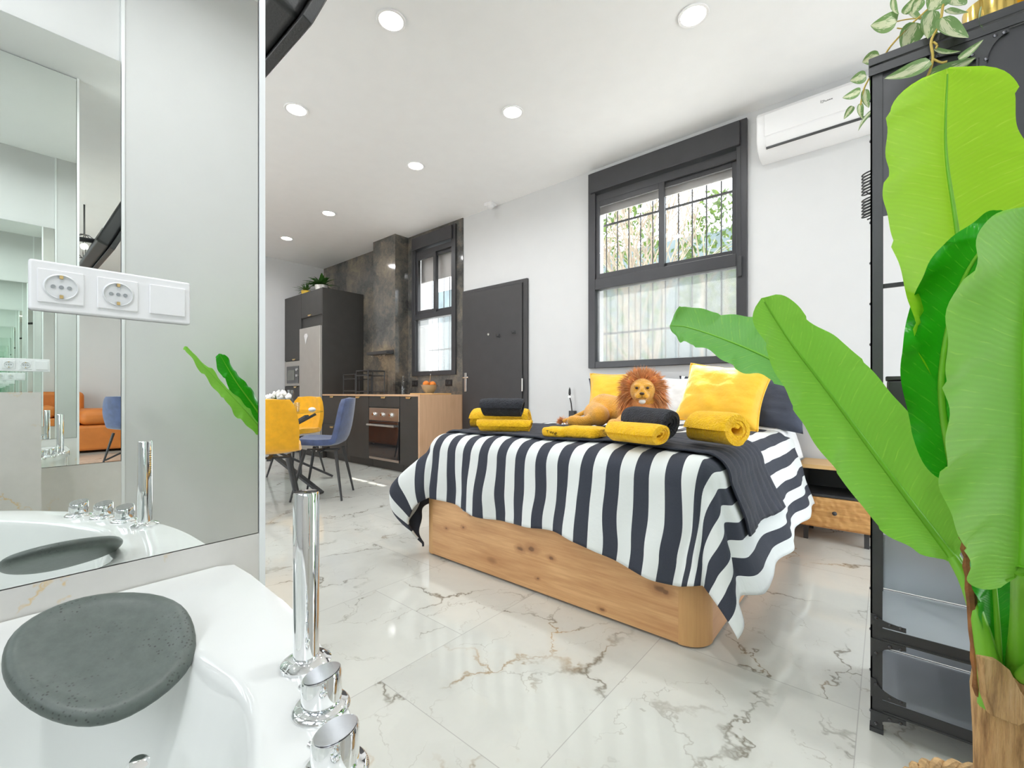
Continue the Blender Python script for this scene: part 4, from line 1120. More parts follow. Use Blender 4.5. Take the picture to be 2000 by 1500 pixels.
B().sphere(hc+fdir*.064-fu*.058, (.019, .017, .015), 12, 8, hm).build('chin', 'lion_lt', lx, smooth=True)
B().tube([hc+fdir*.0925-fu*.020, hc+fdir*.093-fu*.034], .0012, 6).tube([hc+fs*.022+fdir*.085-fu*.041, hc+fdir*.092-fu*.035, hc-fs*.022+fdir*.085-fu*.041], .0012, 6).build('mouth', 'darkb', lx)

lx.location.z += .014
# ------------------------------------------------------------------ nightstand, reading lamp
nx0, nx1, ny0, ny1 = -.435, -.06, 3.42, 3.75
t = thing('nightstand', 'small nightstand with carved wood drawer and black open shelf, right of the bed', 'nightstand', ((nx0+nx1)/2, 3.58, 0))
for x in (nx0, nx1-.02): B().box(x, x+.02, ny0, ny1, .30, .46).build('side_panel', 'black_metal', t)
B().box(nx0, nx1, ny0, ny1, .09, .115).box(nx0, nx1, ny0+.02, ny1, .115, .285).build('drawer_box', 'mango', t)
B().box(nx0, nx1, ny0, ny1, .285, .30).box(nx0+.02, nx1-.02, ny1-.01, ny1, .30, .46).build('open_shelf', 'black_metal', t)
d = B().box(nx0+.004, nx1-.004, ny0-.016, ny0+.019, .10, .282).build('drawer_front', 'mango', t, bevel=.004)
B().sphere(((nx0+nx1)/2, ny0-.028, .195), .013).build('knob', 'black_metal', d, smooth=True)
B().box(nx0-.01, nx1+.01, ny0-.01, ny1+.005, .46, .485).build('top', 'board', t, bevel=.003)
for x in (nx0+.02, nx1-.045):
    for y in (ny0+.01, ny1-.04): B().box(x, x+.025, y, y+.025, 0, .09).build('leg', 'black_metal', t)
wl_ = PY(1118, 811, YW-.03)
t = thing('reading_lamp', 'slim black gooseneck reading lamp with a lit tip on the wall left of the bed', 'lamp', (wl_.x, YW, .68))
B().box(wl_.x-.032, wl_.x+.032, YW-.05, YW-.001, .70, .765).build('wall_box', 'black_metal', t, bevel=.003)
B().tube([(wl_.x, YW-.04, .765), (wl_.x-.002, YW-.05, .84), (wl_.x-.012, YW-.06, .90)], .006, 10).build('neck', 'black_metal', t, smooth=True)
B().lathe([(.006, 0), (.013, .02), (.010, .06), (.001, .085)], (wl_.x-.013, YW-.06, .915), (0, 0, 1), 14).build('lamp_head', 'black_metal', t, smooth=True)
B().sphere((wl_.x-.013, YW-.066, .905), .009).build('bulb', 'ledspot', t, smooth=True)

# ------------------------------------------------------------------ dining
def make_chair(label, mat):
    t = local_thing('dining_chair', label, 'chair', (0, 0, 0), 0, 'upholstered dining chairs')
    # side profile of the shell: seat front -> bend -> back top (local +Y is front)
    pr = [(.24, .455), (.20, .475), (.10, .472), (0, .465), (-.12, .468), (-.18, .495), (-.215, .55), (-.235, .62), (-.25, .70), (-.262, .78), (-.272, .85), (-.278, .895)]
    wd_ = [.38, .43, .45, .455, .44, .42, .42, .43, .425, .40, .36, .30]
    def f(u, v):
        x = u*(len(pr)-1); i = min(int(x), len(pr)-2); fr_ = x-i
        y = pr[i][0]*(1-fr_)+pr[i+1][0]*fr_; z = pr[i][1]*(1-fr_)+pr[i+1][1]*fr_; w_ = (wd_[i]*(1-fr_)+wd_[i+1]*fr_)
        s_ = 2*v-1; cu = .035*s_*s_
        q = max(0, min(1, (u-.35)/.2))
        return Vector((s_*w_/2, y+cu*q*1.3, z+cu*(1-q)*.6))
    o = B().grid(f, 26, 14).build('seat_shell', mat, t, smooth=True)
    md = o.modifiers.new('s', 'SOLIDIFY'); md.thickness = .05; md.offset = -1
    md = o.modifiers.new('b', 'BEVEL'); md.width = .018; md.segments = 3; md.limit_method = 'ANGLE'; md.angle_limit = R(50)
    for sx in (-1, 1):
        for sy in (-1, 1):
            B().tube([(sx*.13, sy*.13-.01, .435), (sx*.215, sy*.215, 0)], [.016, .009], 12).build('leg', 'black_metal', t, smooth=True)
    B().box(-.14, .14, -.015, .015, .42, .435).box(-.015, .015, -.14, .14, .42, .435).build('leg_bracket', 'black_metal', t)
    return t
def face(fx, fy): return math.atan2(-fx, fy)
def put(t, x, y, fx, fy): t.location = (x, y, 0); t.rotation_euler = (0, 0, face(fx, fy)); return t
ch = put(make_chair('mustard velvet dining chair seen from behind, closest to the mirror edge', 'fab_y'), -3.74, 1.44, -.905, .425)
bpy.context.view_layer.update()
c2 = dup(ch, (-5.20, 2.29, 0), face(.5, -.87), 'mustard velvet dining chair on the far side of the glass table, facing the camera')
c3 = dup(ch, (-3.935, 1.975, 0), face(-.68, -.73), 'navy velvet dining chair seen from the side in front of the kitchen drawers', {'seat_shell': 'fab_n'})
c4 = dup(ch, (-4.27, 1.20, 0), face(-.66, .75), 'navy velvet dining chair behind the wall, seen only in the mirror beside the tan sofa', {'seat_shell': 'fab_n'})
TC = Vector((-4.86, 1.76, 0))
t = thing('glass_dining_table', 'round glass dining table with crossed black legs between the chairs', 'dining table', tuple(TC))
B().lathe([(.60, .742), (.602, .746), (.60, .75)], TC, n=64).build('table_top', 'tabglass', t)
def bar(p, q, w_, h_):
    p, q = Vector(p), Vector(q); d = (q-p).normalized(); sd_ = d.cross(Vector((0, 0, 1))).normalized(); u_ = sd_.cross(d)
    b = B(); r = [[b.bm.verts.new(c_+sd_*sx*w_/2+u_*sy*h_/2) for sx, sy in ((-1, -1), (1, -1), (1, 1), (-1, 1))] for c_ in (p, q)]
    return b.loft(r)
for (a_, b_) in (((-3.98, 1.98, .02), (-5.28, 1.56, .715)), ((-5.70, 1.50, .02), (-4.36, 2.02, .715)), ((-4.70, 2.46, .02), (-5.05, 1.28, .715)), ((-4.98, 1.02, .02), (-4.68, 2.26, .715))):
    bar(a_, b_, .05, .022).build('leg', 'black_metal', t)
B().lathe([(.03, .34), (.03, .42)], TC+Vector((.02, 0, 0)), n=16).build('hub', 'black_metal', t)
def tumbler(c, r, h, label):
    return tag(B().lathe([(.001, 0), (r*.85, 0), (r, h), (r-.003, h), (r*.82, .012), (.001, .012)], c, n=24, cap=False).build('drinking_glass', 'tumbler', smooth=True), label, 'glass', 'glasses on the dining table')
tumbler((-4.33, 1.89, .751), .046, .10, 'clear cut tumbler at the near edge of the glass table')
tumbler((-4.66, 1.99, .751), .035, .22, 'tall clear glass beside the white flowers')
tag(B().sphere((-4.42, 2.10, .775), (.04, .035, .024), 14, 8).build('folded_napkin', 'petal', smooth=True), 'small crumpled white napkin on the glass table edge', 'napkin')
fc = Vector((-4.63, 1.80, .751)); t = thing('flower_vase', 'bunch of white roses on the glass dining table', 'flowers', tuple(fc))
B().lathe([(.04, 0), (.055, .04), (.045, .09), (.04, .10)], fc, n=20).build('vase', 'white_china', t, smooth=True)
b = B(); r_ = random.Random(5)
for i in range(9):
    c_ = fc+Vector((r_.uniform(-.10, .12), r_.uniform(-.06, .14), .13+r_.uniform(0, .06)))
    for k in range(5): b.sphere(c_+Vector((r_.uniform(-.014, .014), r_.uniform(-.014, .014), k*.006)), (.030-.004*k, .030-.004*k, .022), 10, 7)
b.build('rose_heads', 'petal', t, smooth=True)
blades(fc+Vector((0, 0, .09)), 16, .13, .05, seed=6, droop=.3).build('rose_leaves', 'fern', t)

# ------------------------------------------------------------------ living corner, seen in the mirrors
t = thing('tan_sofa', 'tan leather sofa seen only in the mirror beyond the tub', 'sofa', (-6.6, .9, 0))
B().box(-7.3, -6.33, .0, 1.75, .035, .43).build('base', 'tan', t, bevel=.05, bseg=4)
for y in (.0, .88): B().box(-7.28, -6.33, y, y+.87, .432, .68).build('seat_cushion', 'tan', t, bevel=.11, bseg=6)
B().box(-7.45, -7.10, .0, 1.03, .43, .96).build('backrest', 'tan', t, bevel=.08, bseg=5)
for x in (-7.2, -6.45):
    for y in (.05, 1.65): B().box(x, x+.04, y, y+.04, 0, .034).build('leg', 'black_metal', t)
t = thing('wooden_wall_cabinet', 'tall pale wood cabinet with dark side, seen only in the mirror above the sofa', 'cabinet', (-7.3, 1.7, .0))
B().box(-7.49, -7.33, 1.80, 1.83, 0, 1.84).build('side_panel', 'cab', t)
B().box(-7.49, -7.33, 1.83, 2.30, 0, 1.84).build('body', 'board', t)
for i in range(2): B().box(-7.33, -7.31, 1.835+i*.232, 2.06+i*.232, .02, 1.82).build('door', 'board', t, bevel=.002)
# television on a bracket behind the mirror wall
th_ = R(23.6)
ct = Vector((-1.90, .735, 2.36)); mt = Matrix.Translation(ct) @ Matrix.Rotation(-th_, 4, 'X')
t = thing('wall_television', 'black flat television tilted high up behind the end of the mirror wall', 'television', tuple(ct))
B().box(-.62, .62, -.012, .018, -.36, .36, mt).build('display_panel', 'tv', t, bevel=.004)
B().box(-.61, .61, .0185, .020, -.35, .35, mt).build('screen', 'screen', t)
B().box(-.58, .58, -.10, -.0125, -.345, .30, mt).build('rear_housing', 'tv', t, bevel=.02)
b = B()
for i in range(26): b.box(.12+i*.013, .126+i*.013, -.103, -.1005, -.31, -.20, mt)
b.build('vent_slots', 'black_metal', t)
B().tube([(-1.21, .20, 2.06), (-1.40, .34, 2.08), (-1.55, .53, 2.13)], .018, 10).box(-1.212, -1.2005, .12, .28, 1.96, 2.18).build('wall_bracket', 'black_metal', t)
pc_ = Vector((-3.85, .70, 2.62)); t = thing('cage_pendant', 'black wire cage pendant lamp, seen only in the mirror beside the television', 'pendant lamp', tuple(pc_))
b = B().tube([(pc_.x, pc_.y, CZ), (pc_.x, pc_.y, pc_.z+.14)], .008, 8)
for i in range(8):
    a = 2*PI*i/8; b.tube([pc_+Vector((.12*math.cos(a)*math.sin(p_), .12*math.sin(a)*math.sin(p_), .14*math.cos(p_))) for p_ in [PI*k/8 for k in range(9)]], .004, 6)
b.build('cage', 'black_metal', t)
B().sphere(pc_, .035).build('bulb', 'ledspot', t, smooth=True)

# ------------------------------------------------------------------ metal shelf with plants
sx0, sx1, sy0_, sy1_ = -.035, .83, 1.60, 1.955; SZ = 1.885
t = thing('metal_shelving_unit', 'tall black riveted metal shelving unit behind the banana plant', 'shelving unit', (.4, 1.78, 0))
for x in (sx0, sx1-.026):
    for y in (sy0_, sy1_-.026): B().box(x, x+.026, y, y+.004, 0, SZ-.02).box(x, x+.004, y, y+.026, 0, SZ-.02).box(x-.002, x+.028, y-.002, y+.028, 0, .012).build('post', 'black_metal', t)
def shelfplate(z, name='shelf', mat='black_metal'):
    o = B().box(sx0+.005, sx1-.005, sy0_+.005, sy1_-.005, z-.004, z).build(name, mat, t)
    q = B()
    for y in (sy0_-.001, sy1_-.002): q.box(sx0+.026, sx1-.026, y, y+.003, z-.022, z+(.010 if y < 1.8 else 0)).box(sx0+.026, sx1-.026, y-.003, y, z-.022, z-.017)
    q.build('rail', 'black_metal', o)
M['shelftop'] = plain('satin_grey_steel_sheet', (.50, .53, .57), .30, .5, var=.05, vscale=4)
shelfplate(.085, 'shelf', 'shelftop'); shelfplate(.285, 'shelf', 'shelftop'); shelfplate(.86)
B().box(sx0+.02, sx1-.02, sy1_-.012, sy1_-.002, 1.30, 1.314).build('cross_bar', 'black_metal', t)
B().box(sx0+.02, sx1-.02, sy1_-.006, sy1_-.002, .09, .262).build('bottom_back_panel', 'shelftop', t)
B().box(sx0-.004, sx1+.004, sy0_-.006, sy1_+.004, SZ-.022, SZ).build('top_shelf', 'black_metal', t, bevel=.002)
B().box(sx0-.004, sx1+.004, sy0_-.007, sy0_-.003, SZ-.05, SZ-.028).build('top_rail', 'black_metal', t)
B().box(sx0+.02, sx1-.02, sy1_-.006, sy1_-.002, .29, .47).build('low_back_panel', 'shelftop', t)
B().box(sx0+.02, .172, sy0_+.006, sy0_+.009, 1.44, SZ-.03).build('upper_side_panel', 'frame', t)
B().box(.176, sx1-.03, sy0_+.002, sy0_+.008, 1.44, SZ-.05).build('upper_door', 'frame', t, bevel=.002)
M['riv'] = plain('steel_rivet', (.12, .12, .13), .25, .8)
# gussets: concave plates with rivets
def gusset(x, z, sx, sz, L=.075, hh=.05):
    pts = [(0, 0), (L*sx, 0)]
    for i in range(7):
        a = R(90*i/6); pts.append((sx*(L-(L-.012)*math.sin(a)), sz*(.012+(hh-.012)*(1-math.cos(a)))))
    pts.append((0, sz*hh))
    q = B(); vs = [[q.bm.verts.new((x+px_, y_, z+pz_)) for px_, pz_ in pts] for y_ in (sy0_-.0045, sy0_-.0015)]
    q.loft(vs); o = q.build('gusset_plate', 'black_metal', t)
    for px_, pz_ in ((.012, hh*.75), (L*.55, .010), (L*.85, .010)): B().lathe([(.0045, 0), (.004, .002), (.001, .003)], (x+sx*px_, sy0_-.0045, z+sz*pz_), (0, -1, 0), 10).build('rivet', M['riv'], o, smooth=True)
gusset(sx0, .30, 1, 1, hh=.03); gusset(sx0, .262, 1, -1, hh=.05); gusset(sx0, .10, 1, 1, hh=.05); gusset(sx0, .062, 1, -1, hh=.045)
gusset(.176, SZ-.05, 1, -1, .05, .08); gusset(.176, SZ-.05, -1, -1, .09, .05)
for i in range(16):
    z = .05+i*.115
    B().lathe([(.004, 0), (.0035, .002), (.001, .003)], (sx0, sy0_+.012, z), (-1, 0, 0), 8).build('rivet', 'riv', t, smooth=True)
t2 = thing('storage_box', 'black open box on the middle shelf of the metal shelving unit', 'storage box', (.2, 1.8, .862))
B().box(.0, .36, 1.72, 1.90, .862, .985).build('box_body', 'black_metal', t2, bevel=.006)
B().box(-.003, .363, 1.717, 1.903, .985, .997).build('lid', 'cab', t2, bevel=.003)
# coiled cable on the post
b = B(); pts = []
for i in range(200):
    a = i*.42; pts.append(Vector((-.045+.020*math.cos(a), 1.93+.020*math.sin(a), 1.70-i*.00072+.006*math.cos(a)+(.012 if i > 100 else 0)*-1)))
b.tube(pts, .0024, 6)
tag(b.build('coiled_cable', 'black_metal', smooth=True), 'black coiled cable hanging beside the shelf post', 'cable')
# pots on top
for x, lab_, r_, h_, m_ in ((.225, 'shiny gold pot on the shelf top holding the trailing variegated plant', .062, .13, 'goldpot'), (.375, 'textured yellow pot on the shelf top at the right edge of the photo', .072, .16, 'yellow_pot')):
    t = thing('plant_pot', lab_, 'plant pot', (x, 1.79, SZ+.001))
    B().lathe([(.001, 0), (r_*.8, 0), (r_*.95, .02), (r_, h_), (r_-.005, h_), (r_*.85, .03)], (x, 1.79, SZ+.001), n=36, cap=False).build('pot_body', m_, t, smooth=True)
    B().lathe([(r_-.006, h_-.02), (.001, h_-.018)], (x, 1.79, SZ+.001), n=24).build('soil', 'soil', t)
    if m_ == 'yellow_pot':
        q = B()
        for i in range(24):
            a = 2*PI*i/24; q.tube([(x+(r_*.95+.001)*math.cos(a), 1.79+(r_*.95+.001)*math.sin(a), SZ+.02), (x+(r_+.001)*math.cos(a), 1.79+(r_+.001)*math.sin(a), SZ+h_-.01)], .003, 6)
        q.build('ribs', m_, t)

t = thing('trailing_pothos', 'variegated trailing vine spilling from the shelf top over its corner', 'potted plant', (.2, 1.75, SZ))
LV = [(1752, 42, 1700, 50, 46, 1.66), (1718, 108, 1684, 122, 26, 1.66), (1692, 148, 1660, 158, 25, 1.66), (1681, 178, 1645, 191, 20, 1.66), (1690, 174, 1697, 211, 15, 1.66),
      (1680, 202, 1685, 233, 17, 1.66), (1666, 207, 1648, 233, 12, 1.66), (1706, 214, 1676, 256, 9, 1.66), (1817, 118, 1727, 154, 36, 1.55), (1840, 34, 1892, 74, 40, 1.56),
      (1824, 96, 1877, 100, 25, 1.55), (1872, 116, 1921, 77, 15, 1.55), (1815, 150, 1906, 112, 34, 1.57), (1790, 44, 1765, 104, 46, 1.64), (1842, -14, 1815, 24, 40, 1.60),
      (1822, 20, 1812, 76, 32, 1.57), (1800, -2, 1782, 28, 20, 1.66), (1848, 18, 1892, 24, 28, 1.68), (1786, 170, 1741, 222, 24, 1.57), (1745, -4, 1756, 28, 12, 1.66),
      (1765, 28, 1790, -8, 16, 1.7), (1917, 12, 1925, 62, 9, 1.59), (1712, 150, 1705, 180, 20, 1.68), (1775, 10, 1812, 40, 26, 1.72), (1862, -8, 1885, 10, 30, 1.62), (1800, 52, 1840, 70, 30, 1.66)]
b = B(); rr_ = random.Random(11)
for (ax_, ay_, bx_, by_, w_, yy) in LV:
    p = PY(ax_, ay_, yy); q = PY(bx_, by_, yy-rr_.uniform(-.02, .04)); d = q-p; L = d.length
    dd = d.normalized(); view = FW; sd_ = dd.cross(view).normalized(); nn = sd_.cross(dd)
    tw = Matrix.Rotation(rr_.uniform(-.5, .5), 3, dd); sd_ = tw @ sd_; nn = tw @ nn
    W_ = w_/F*(p-CAM).dot(FW)*.5*1.05
    def f(u, v, p=p, dd=dd, sd_=sd_, nn=nn, L=L, W_=W_):
        s_ = 2*v-1; pr_ = (math.sin(PI*min(1, u)**.72))**.8*(1-.15*u) if 0 < u < 1 else 0
        return p+dd*(L*u-.10*L*abs(s_)*(1-u)*pr_)+sd_*(s_*W_*pr_*1.05)+nn*(-.25*W_*s_*s_*pr_+.12*L*math.sin(PI*u)-.0)
    b.grid(f, 12, 8)
b.build('foliage', 'pothos', t, smooth=True)
def vine(pts, r=.0028):
    P_ = [PY(x, y, yy) for x, y, yy in pts]; out = []
    for i in range(len(P_)-1):
        a = P_[max(0, i-1)]; b_ = P_[i]; c_ = P_[i+1]; d_ = P_[min(len(P_)-1, i+2)]
        for k in range(6):
            s_ = k/6; out.append(.5*((2*b_)+(-a+c_)*s_+(2*a-5*b_+4*c_-d_)*s_*s_+(-a+3*b_-3*c_+d_)*s_**3))
    out.append(P_[-1]); return out
b = B()
for vp, r_ in (([(1870, -40, 1.7), (1845, 0, 1.62), (1836, 45, 1.57), (1819, 80, 1.55), (1822, 115, 1.55), (1811, 150, 1.56), (1790, 178, 1.57)], .003),
               ([(1860, -30, 1.7), (1812, 18, 1.66), (1775, 52, 1.64), (1740, 90, 1.63), (1728, 108, 1.64), (1705, 142, 1.66), (1688, 172, 1.66), (1681, 205, 1.66)], .0024),
               ([(1822, 115, 1.55), (1838, 122, 1.55), (1850, 120, 1.55)], .0025), ([(1823, 82, 1.55), (1830, 88, 1.55), (1828, 95, 1.55)], .0025), ([(1752, 55, 1.64), (1765, 56, 1.65), (1780, 52, 1.66)], .0016),
               ([(1800, 35, 1.66), (1770, 38, 1.66), (1752, 42, 1.66)], .0016)): b.tube(vine(vp), r_, 7)
b.build('vine_stem', 'vine', t, smooth=True)

# ------------------------------------------------------------------ banana plant
BC = Vector((.17, 1.185, 0))
t = thing('banana_plant', 'large artificial banana plant with broad green leaves in a jute basket', 'potted plant', tuple(BC))
def spline(P_, n):
    out = []; m = len(P_)-1
    for i in range(n+1):
        x = i/n*m; k = min(int(x), m-1); s_ = x-k
        a = P_[max(0, k-1)]; b_ = P_[k]; c_ = P_[k+1]; d_ = P_[min(m, k+2)]
        out.append(.5*((2*b_)+(-a+c_)*s_+(2*a-5*b_+4*c_-d_)*s_*s_+(-a+3*b_-3*c_+d_)*s_**3))
    return out
def leaf(mid, W, mat, tilt=0, cup=.25, prof=None, wave=.006, splits=5, seed=0, wl=None, wr=None, petiole=None, pr=.008):
    """mid: world points base->tip; W half width; face towards the room/camera, tilted about the midrib"""
    NU, NV = 72, 20; C = spline(mid, NU)
    b = B(); rows = []
    def wprof(u):
        if prof:
            x = u*(len(prof)-1); k = min(int(x), len(prof)-2); s_ = x-k
            if k == len(prof)-2 and prof[-1] == 0: return prof[k]*math.sqrt(max(0, 1-s_*s_))
            if k == 0 and prof[0] == 0: return prof[1]*math.sqrt(max(0, 1-(1-s_)**2))
            s_ = s_*s_*(3-2*s_)
            return prof[k]*(1-s_)+prof[k+1]*s_
        return (math.sin(PI*(u**.85))+.0)**.55 if 0 < u < 1 else 0
    frames = []
    for i in range(NU+1):
        tg = (C[min(i+1, NU)]-C[max(i-1, 0)]).normalized()
        vw = FW; sd_ = tg.cross(vw).normalized(); sd_ = Matrix.Rotation(R(tilt), 3, tg) @ sd_
        nn = sd_.cross(tg).normalized()
        frames.append((tg, sd_, nn))
    Lw = [W*(p_ if not wl else 1) for p_ in [1]]
    def f(u, v):
        i = int(round(u*NU)); tg, sd_, nn = frames[i]; s_ = 2*v-1
        ww = W*wprof(u)*((wl if s_ < 0 else wr) or 1)
        k = u*splits+abs(s_)*.12+seed*.37
        saw = ((k % 1)-.5)*max(0, abs(s_)-.15)
        wv = wave*math.sin(u*19+seed+s_*2)*s_*s_+.5*wave*math.sin(u*47+seed*2)*abs(s_)**3
        return C[i]+sd_*(s_*ww)-tg*(s_*s_*ww*.14)+nn*(-cup*ww*s_*s_+wv+saw*.010)
    b.grid(f, NU, NV, lambda u, v: (u, (2*v-1)))
    o = b.build('leaf', mat, t, smooth=True)
    q = B(); q.tube([C[i]+frames[i][2]*(-.001) for i in range(0, NU-1, 2)], [pr*.75*(1-i/NU*.85) for i in range(0, NU-1, 2)], 8); q.build('midrib', 'petiole', o, smooth=True)
    if petiole:
        q = B(); pts = spline(petiole+[C[0], C[2]], 20); q.tube(pts, [pr*(1.5-.7*i/20) for i in range(21)], 10); q.build('petiole', 'petiole', o, smooth=True)
    return o
crown = PD(1955, 1300, .80)
# L1 tall upright yellow-green leaf
leaf([PD(1915, 900, .80), PD(1893, 640, .78), PD(1866, 440, .77), PD(1846, 290, .765), PD(1850, 134, .74)], .110, 'leaf_backlit', 0, .22,
     [0, .55, .83, .98, 1.04, 1.05, 1.0, .90, 0], seed=1, wave=.004, petiole=[PD(1965, 1300, .82), PD(1950, 1080, .82)], wl=1.0, wr=1.22)
# L2 arching dark glossy leaf
leaf([PD(1862, 930, .79), PD(1838, 760, .76), PD(1862, 600, .74), PD(1915, 490, .70), PD(2000, 430, .66)], .055, 'leaf_dark', -38, .35,
     [0, .8, 1, 1, .95, .7, 0], wave=.012, seed=3, petiole=[PD(1975, 1300, .82), PD(1940, 1100, .82)])
# L3 big drooping leaf on the right
leaf([PD(1996, 1125, .66), PD(2002, 900, .63), PD(2000, 650, .61), PD(2020, 400, .60)], .148, 'leaf', 6, .12,
     [0, .74, .98, 1.02, 1.0, .90, .72, 0], seed=5, wl=1.5, petiole=[PD(1985, 1330, .80), PD(1995, 1220, .74)], pr=.011)
# L4 long diagonal leaf
leaf([PD(1862, 1092, .85), PD(1800, 1010, .88), PD(1710, 890, .90), PD(1625, 775, .91), PD(1545, 670, .91), PD(1488, 582, .90)], .088, 'leaf', -6, .22,
     [.10, .62, .92, 1.0, 1.02, .92, .80, .52, 0], seed=7, petiole=[PD(1945, 1320, .80), PD(1915, 1220, .81), PD(1888, 1140, .83)], pr=.009)
# L5 leaf reaching back to the left
leaf([PD(1660, 800, 1.02), PD(1580, 745, 1.08), PD(1500, 700, 1.14), PD(1420, 665, 1.20), PD(1345, 640, 1.26), PD(1308, 636, 1.28)], .088, 'leaf_grey', 20, .3,
     [.2, .8, 1.0, .98, .85, .62, 0], wave=.010, seed=9, petiole=[PD(1950, 1310, .82), PD(1890, 1130, .88), PD(1780, 950, .96)], pr=.006)
# L6 new leaf rising straight from the trunk
leaf([PD(1950, 1310, .80), PD(1946, 1220, .80), PD(1940, 1130, .80), PD(1936, 1030, .80), PD(1930, 900, .80)], .046, 'leaf_dark', 0, .25, [.4, .8, 1.0, 1.0, .8, 0], seed=2)
# thick petiole bases wrapping the trunk top
for pts, r0, r1 in (([PD(1938, 1380, .79), PD(1930, 1300, .79), PD(1912, 1215, .80), PD(1893, 1150, .82)], .019, .008), ([PD(1999, 1380, .78), PD(1997, 1250, .77), PD(2003, 1130, .72)], .019, .012)):
    q = B(); q.tube(spline(pts, 12), [r0+(r1-r0)*i/12 for i in range(13)], 12); q.build('petiole_base', 'petiole', t, smooth=True)
# two narrow leaves towards the tub, seen in the mirror
leaf([Vector((.20, .90, .70)), Vector((.20, .80, .84)), Vector((.205, .68, .99)), Vector((.21, .55, 1.15))], .05, 'leaf', 0, .3, [.2, .9, 1, .6, 0], seed=8, petiole=[Vector((.18, 1.15, .46)), Vector((.19, 1.0, .58))])
leaf([Vector((.24, .92, .72)), Vector((.25, .85, .86)), Vector((.25, .76, 1.0)), Vector((.25, .69, 1.13))], .055, 'leaf_dark', 25, .3, [.2, .9, 1, .7, 0], seed=11, petiole=[Vector((.18, 1.15, .46)), Vector((.21, 1.0, .58))])
# brown dry sheaths
for pts, r_ in (([PD(1912, 1360, .80), PD(1903, 1240, .805), PD(1893, 1120, .81), PD(1884, 1050, .815)], .008), ([PD(1990, 1260, .83), PD(1990, 1160, .84), PD(1986, 1080, .84)], .006)):
    q = B(); q.tube(spline([Vector(p_) for p_ in pts], 14), [r_*(.6+.5*abs(math.sin(i*1.7))) for i in range(15)], 7); q.build('dry_sheath', 'sheath', t)
# trunk with torn rim
b = B(); rings = []; n = 40; tc = PD(1992, 1400, .80); tc.z = 0
hgt = [.02, .10, .20, .30, .36, .40]
for k, z in enumerate(hgt+[1]):
    ring = []
    for i in range(n):
        a = 2*PI*i/n; rr = .062*(1+.05*math.sin(3*a+z*9)+.05*nz((math.cos(a)*2, math.sin(a)*2, z*5), 1, 3))
        if z == 1:
            zz = .425+.05*abs(math.sin(a*1.5+2.2))**.7+.020*nz((a*4, 0, 0), 1, 8); rr *= .93
        else: zz = z
        ring.append(b.bm.verts.new((tc.x+rr*math.cos(a), tc.y+rr*math.sin(a), zz)))
    rings.append(ring)
inn = [b.bm.verts.new((tc.x+(v.co.x-tc.x)*.72, tc.y+(v.co.y-tc.y)*.72, .40)) for v in rings[-1]]
b.loft(rings+[inn]); b.build('trunk', 'trunk', t, smooth=True)
# pointed bark flake
b = B(); q = [PD(1925, 1360, .74), PD(1918, 1284, .735), PD(1950, 1290, .735), PD(1975, 1310, .735), PD(1995, 1350, .735), PD(2030, 1400, .735), PD(1990, 1420, .735), PD(1940, 1400, .735)]
va = [b.bm.verts.new(p_) for p_ in q]; vb = [b.bm.verts.new(p_+FW*.012) for p_ in q]; b.loft([va, vb]); b.build('bark_flake', 'trunk', t, bevel=.003)
# basket
bk = thing('jute_basket', 'braided jute basket around the foot of the banana plant', 'basket', (tc.x, tc.y, 0))
q = B()
for k in range(8):
    z = .012+k*.019; rr = .150+.012*math.sin(PI*k/8)
    for s_ in (0, PI):
        q.tube([(tc.x+(rr+.006*math.cos(i*.9+s_))*math.cos(2*PI*i/110), tc.y+(rr+.006*math.cos(i*.9+s_))*math.sin(2*PI*i/110), z+.006*math.sin(i*.9+s_)) for i in range(111)], .0085, 6, cap=False)
q.build('braided_wall', 'jute', bk, smooth=True)
B().lathe([(.14, .001), (.14, .11), (.001, .11)], (tc.x, tc.y, 0), n=32).build('filling', 'soil', bk)

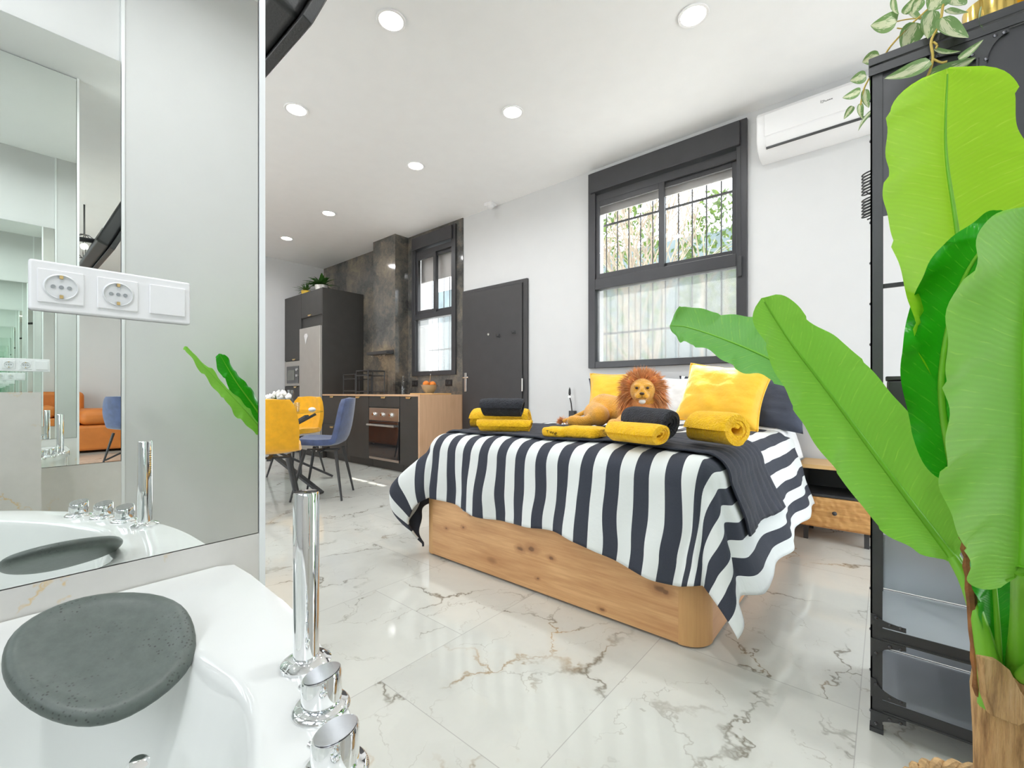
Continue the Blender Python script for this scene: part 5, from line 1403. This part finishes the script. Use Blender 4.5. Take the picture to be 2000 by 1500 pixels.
# ------------------------------------------------------------------ outdoors beyond the windows
struct(B().box(-16, 10, -16, -1.31, -.4, -.12).build('bounce_paving_outside', 'pave', loc=(0, 0, 0)))  # unseen paving added to bounce daylight up to the ceiling
struct(B().box(XR+.31, 12, -1.3, YW+.3, -.4, -.12).build('unseen_paving_right', 'pave', loc=(0, 0, 0)))  # unseen paving outside the added right-hand opening
struct(B().box(-16, 10, YW+.31, 22, -.4, -.1).build('ground_outside', 'pave', loc=(0, 0, 0)))
tag(B().box(-16, 10, 13.5, 13.8, -.1, 5.6).build('garden_wall', 'whitewall'), 'pale sunlit building wall far behind the hedge outside the window', 'wall')
def bush(name, label, c, rx, ry, h, seed, n=1500, mat='hedge', ls=.10):
    r_ = random.Random(seed); t = thing(name, label, 'hedge' if 'hedge' in name else 'tree', (c[0], c[1], -.1), 0, 'greenery outside the windows')
    b = B()
    for i in range(n):
        a = r_.uniform(0, 2*PI); ph = math.acos(r_.uniform(-1, 1)); k = r_.uniform(.72, 1.03)
        k *= 1+.18*nz((math.cos(a)*2, math.sin(a)*2, ph*2), 1, seed)
        p = Vector((c[0]+rx*k*math.sin(ph)*math.cos(a), c[1]+ry*k*math.sin(ph)*math.sin(a), c[2]+h*k*math.cos(ph)))
        d = Vector((r_.gauss(0, 1), r_.gauss(0, 1), r_.gauss(0, 1))).normalized(); e = d.orthogonal().normalized(); s_ = ls*r_.uniform(.6, 1.2)
        vs = [b.bm.verts.new(p+q_) for q_ in (d*s_, e*s_*.4, -d*s_, -e*s_*.4)]; b.bm.faces.new(vs)
    b.build('foliage', mat, t)
    B().tube([(c[0], c[1], -.1), (c[0]+.05, c[1], c[2])], [.10, .05], 10).build('trunk', 'bark', t)
bush('garden_hedge', 'green hedge outside the large window at its left side', (-4.6, 9.4, 3.0), .95, .7, 2.9, 1)
bush('garden_hedge', 'leafy green shrub outside the large window at its right side', (-1.15, 8.4, 2.6), .9, .8, 2.1, 2)
bush('garden_tree', 'blue green tree behind the bare branches outside the large window', (-3.0, 11.5, 3.9), 1.2, .9, 2.0, 3, 1600)
bush('garden_tree', 'darker green tree far right outside the large window', (.6, 11, 4.0), 1.1, .9, 2.4, 4, 1600)
t = thing('bare_tree', 'pale bare branching tree outside the middle of the large window', 'tree', (-3.1, 6.6, -.1), 0)
b = B(); r_ = random.Random(21)
def branch(p, d, L, r0, depth):
    q = p+d*L; m_ = p.lerp(q, .5)+Vector((r_.uniform(-.05, .05), r_.uniform(-.05, .05), 0))*L
    b.tube([p, m_, q], [r0, r0*.85, r0*.65], 5)
    if depth == 0: return
    for i in range(3 if depth > 1 else 4):
        dd = (d+Vector((r_.gauss(0, .38), r_.gauss(0, .3), r_.uniform(-.05, .3)))).normalized(); branch(q, dd, L*r_.uniform(.6, .85), r0*.6, depth-1)
for k in range(7):
    branch(Vector((-3.2+k*.13, 6.5+r_.uniform(-.2, .2), -.1)), Vector((r_.uniform(-.25, .35), r_.uniform(-.1, .1), 1)).normalized(), 1.5, .035, 3)
b.build('branches', 'bark', t, smooth=True)
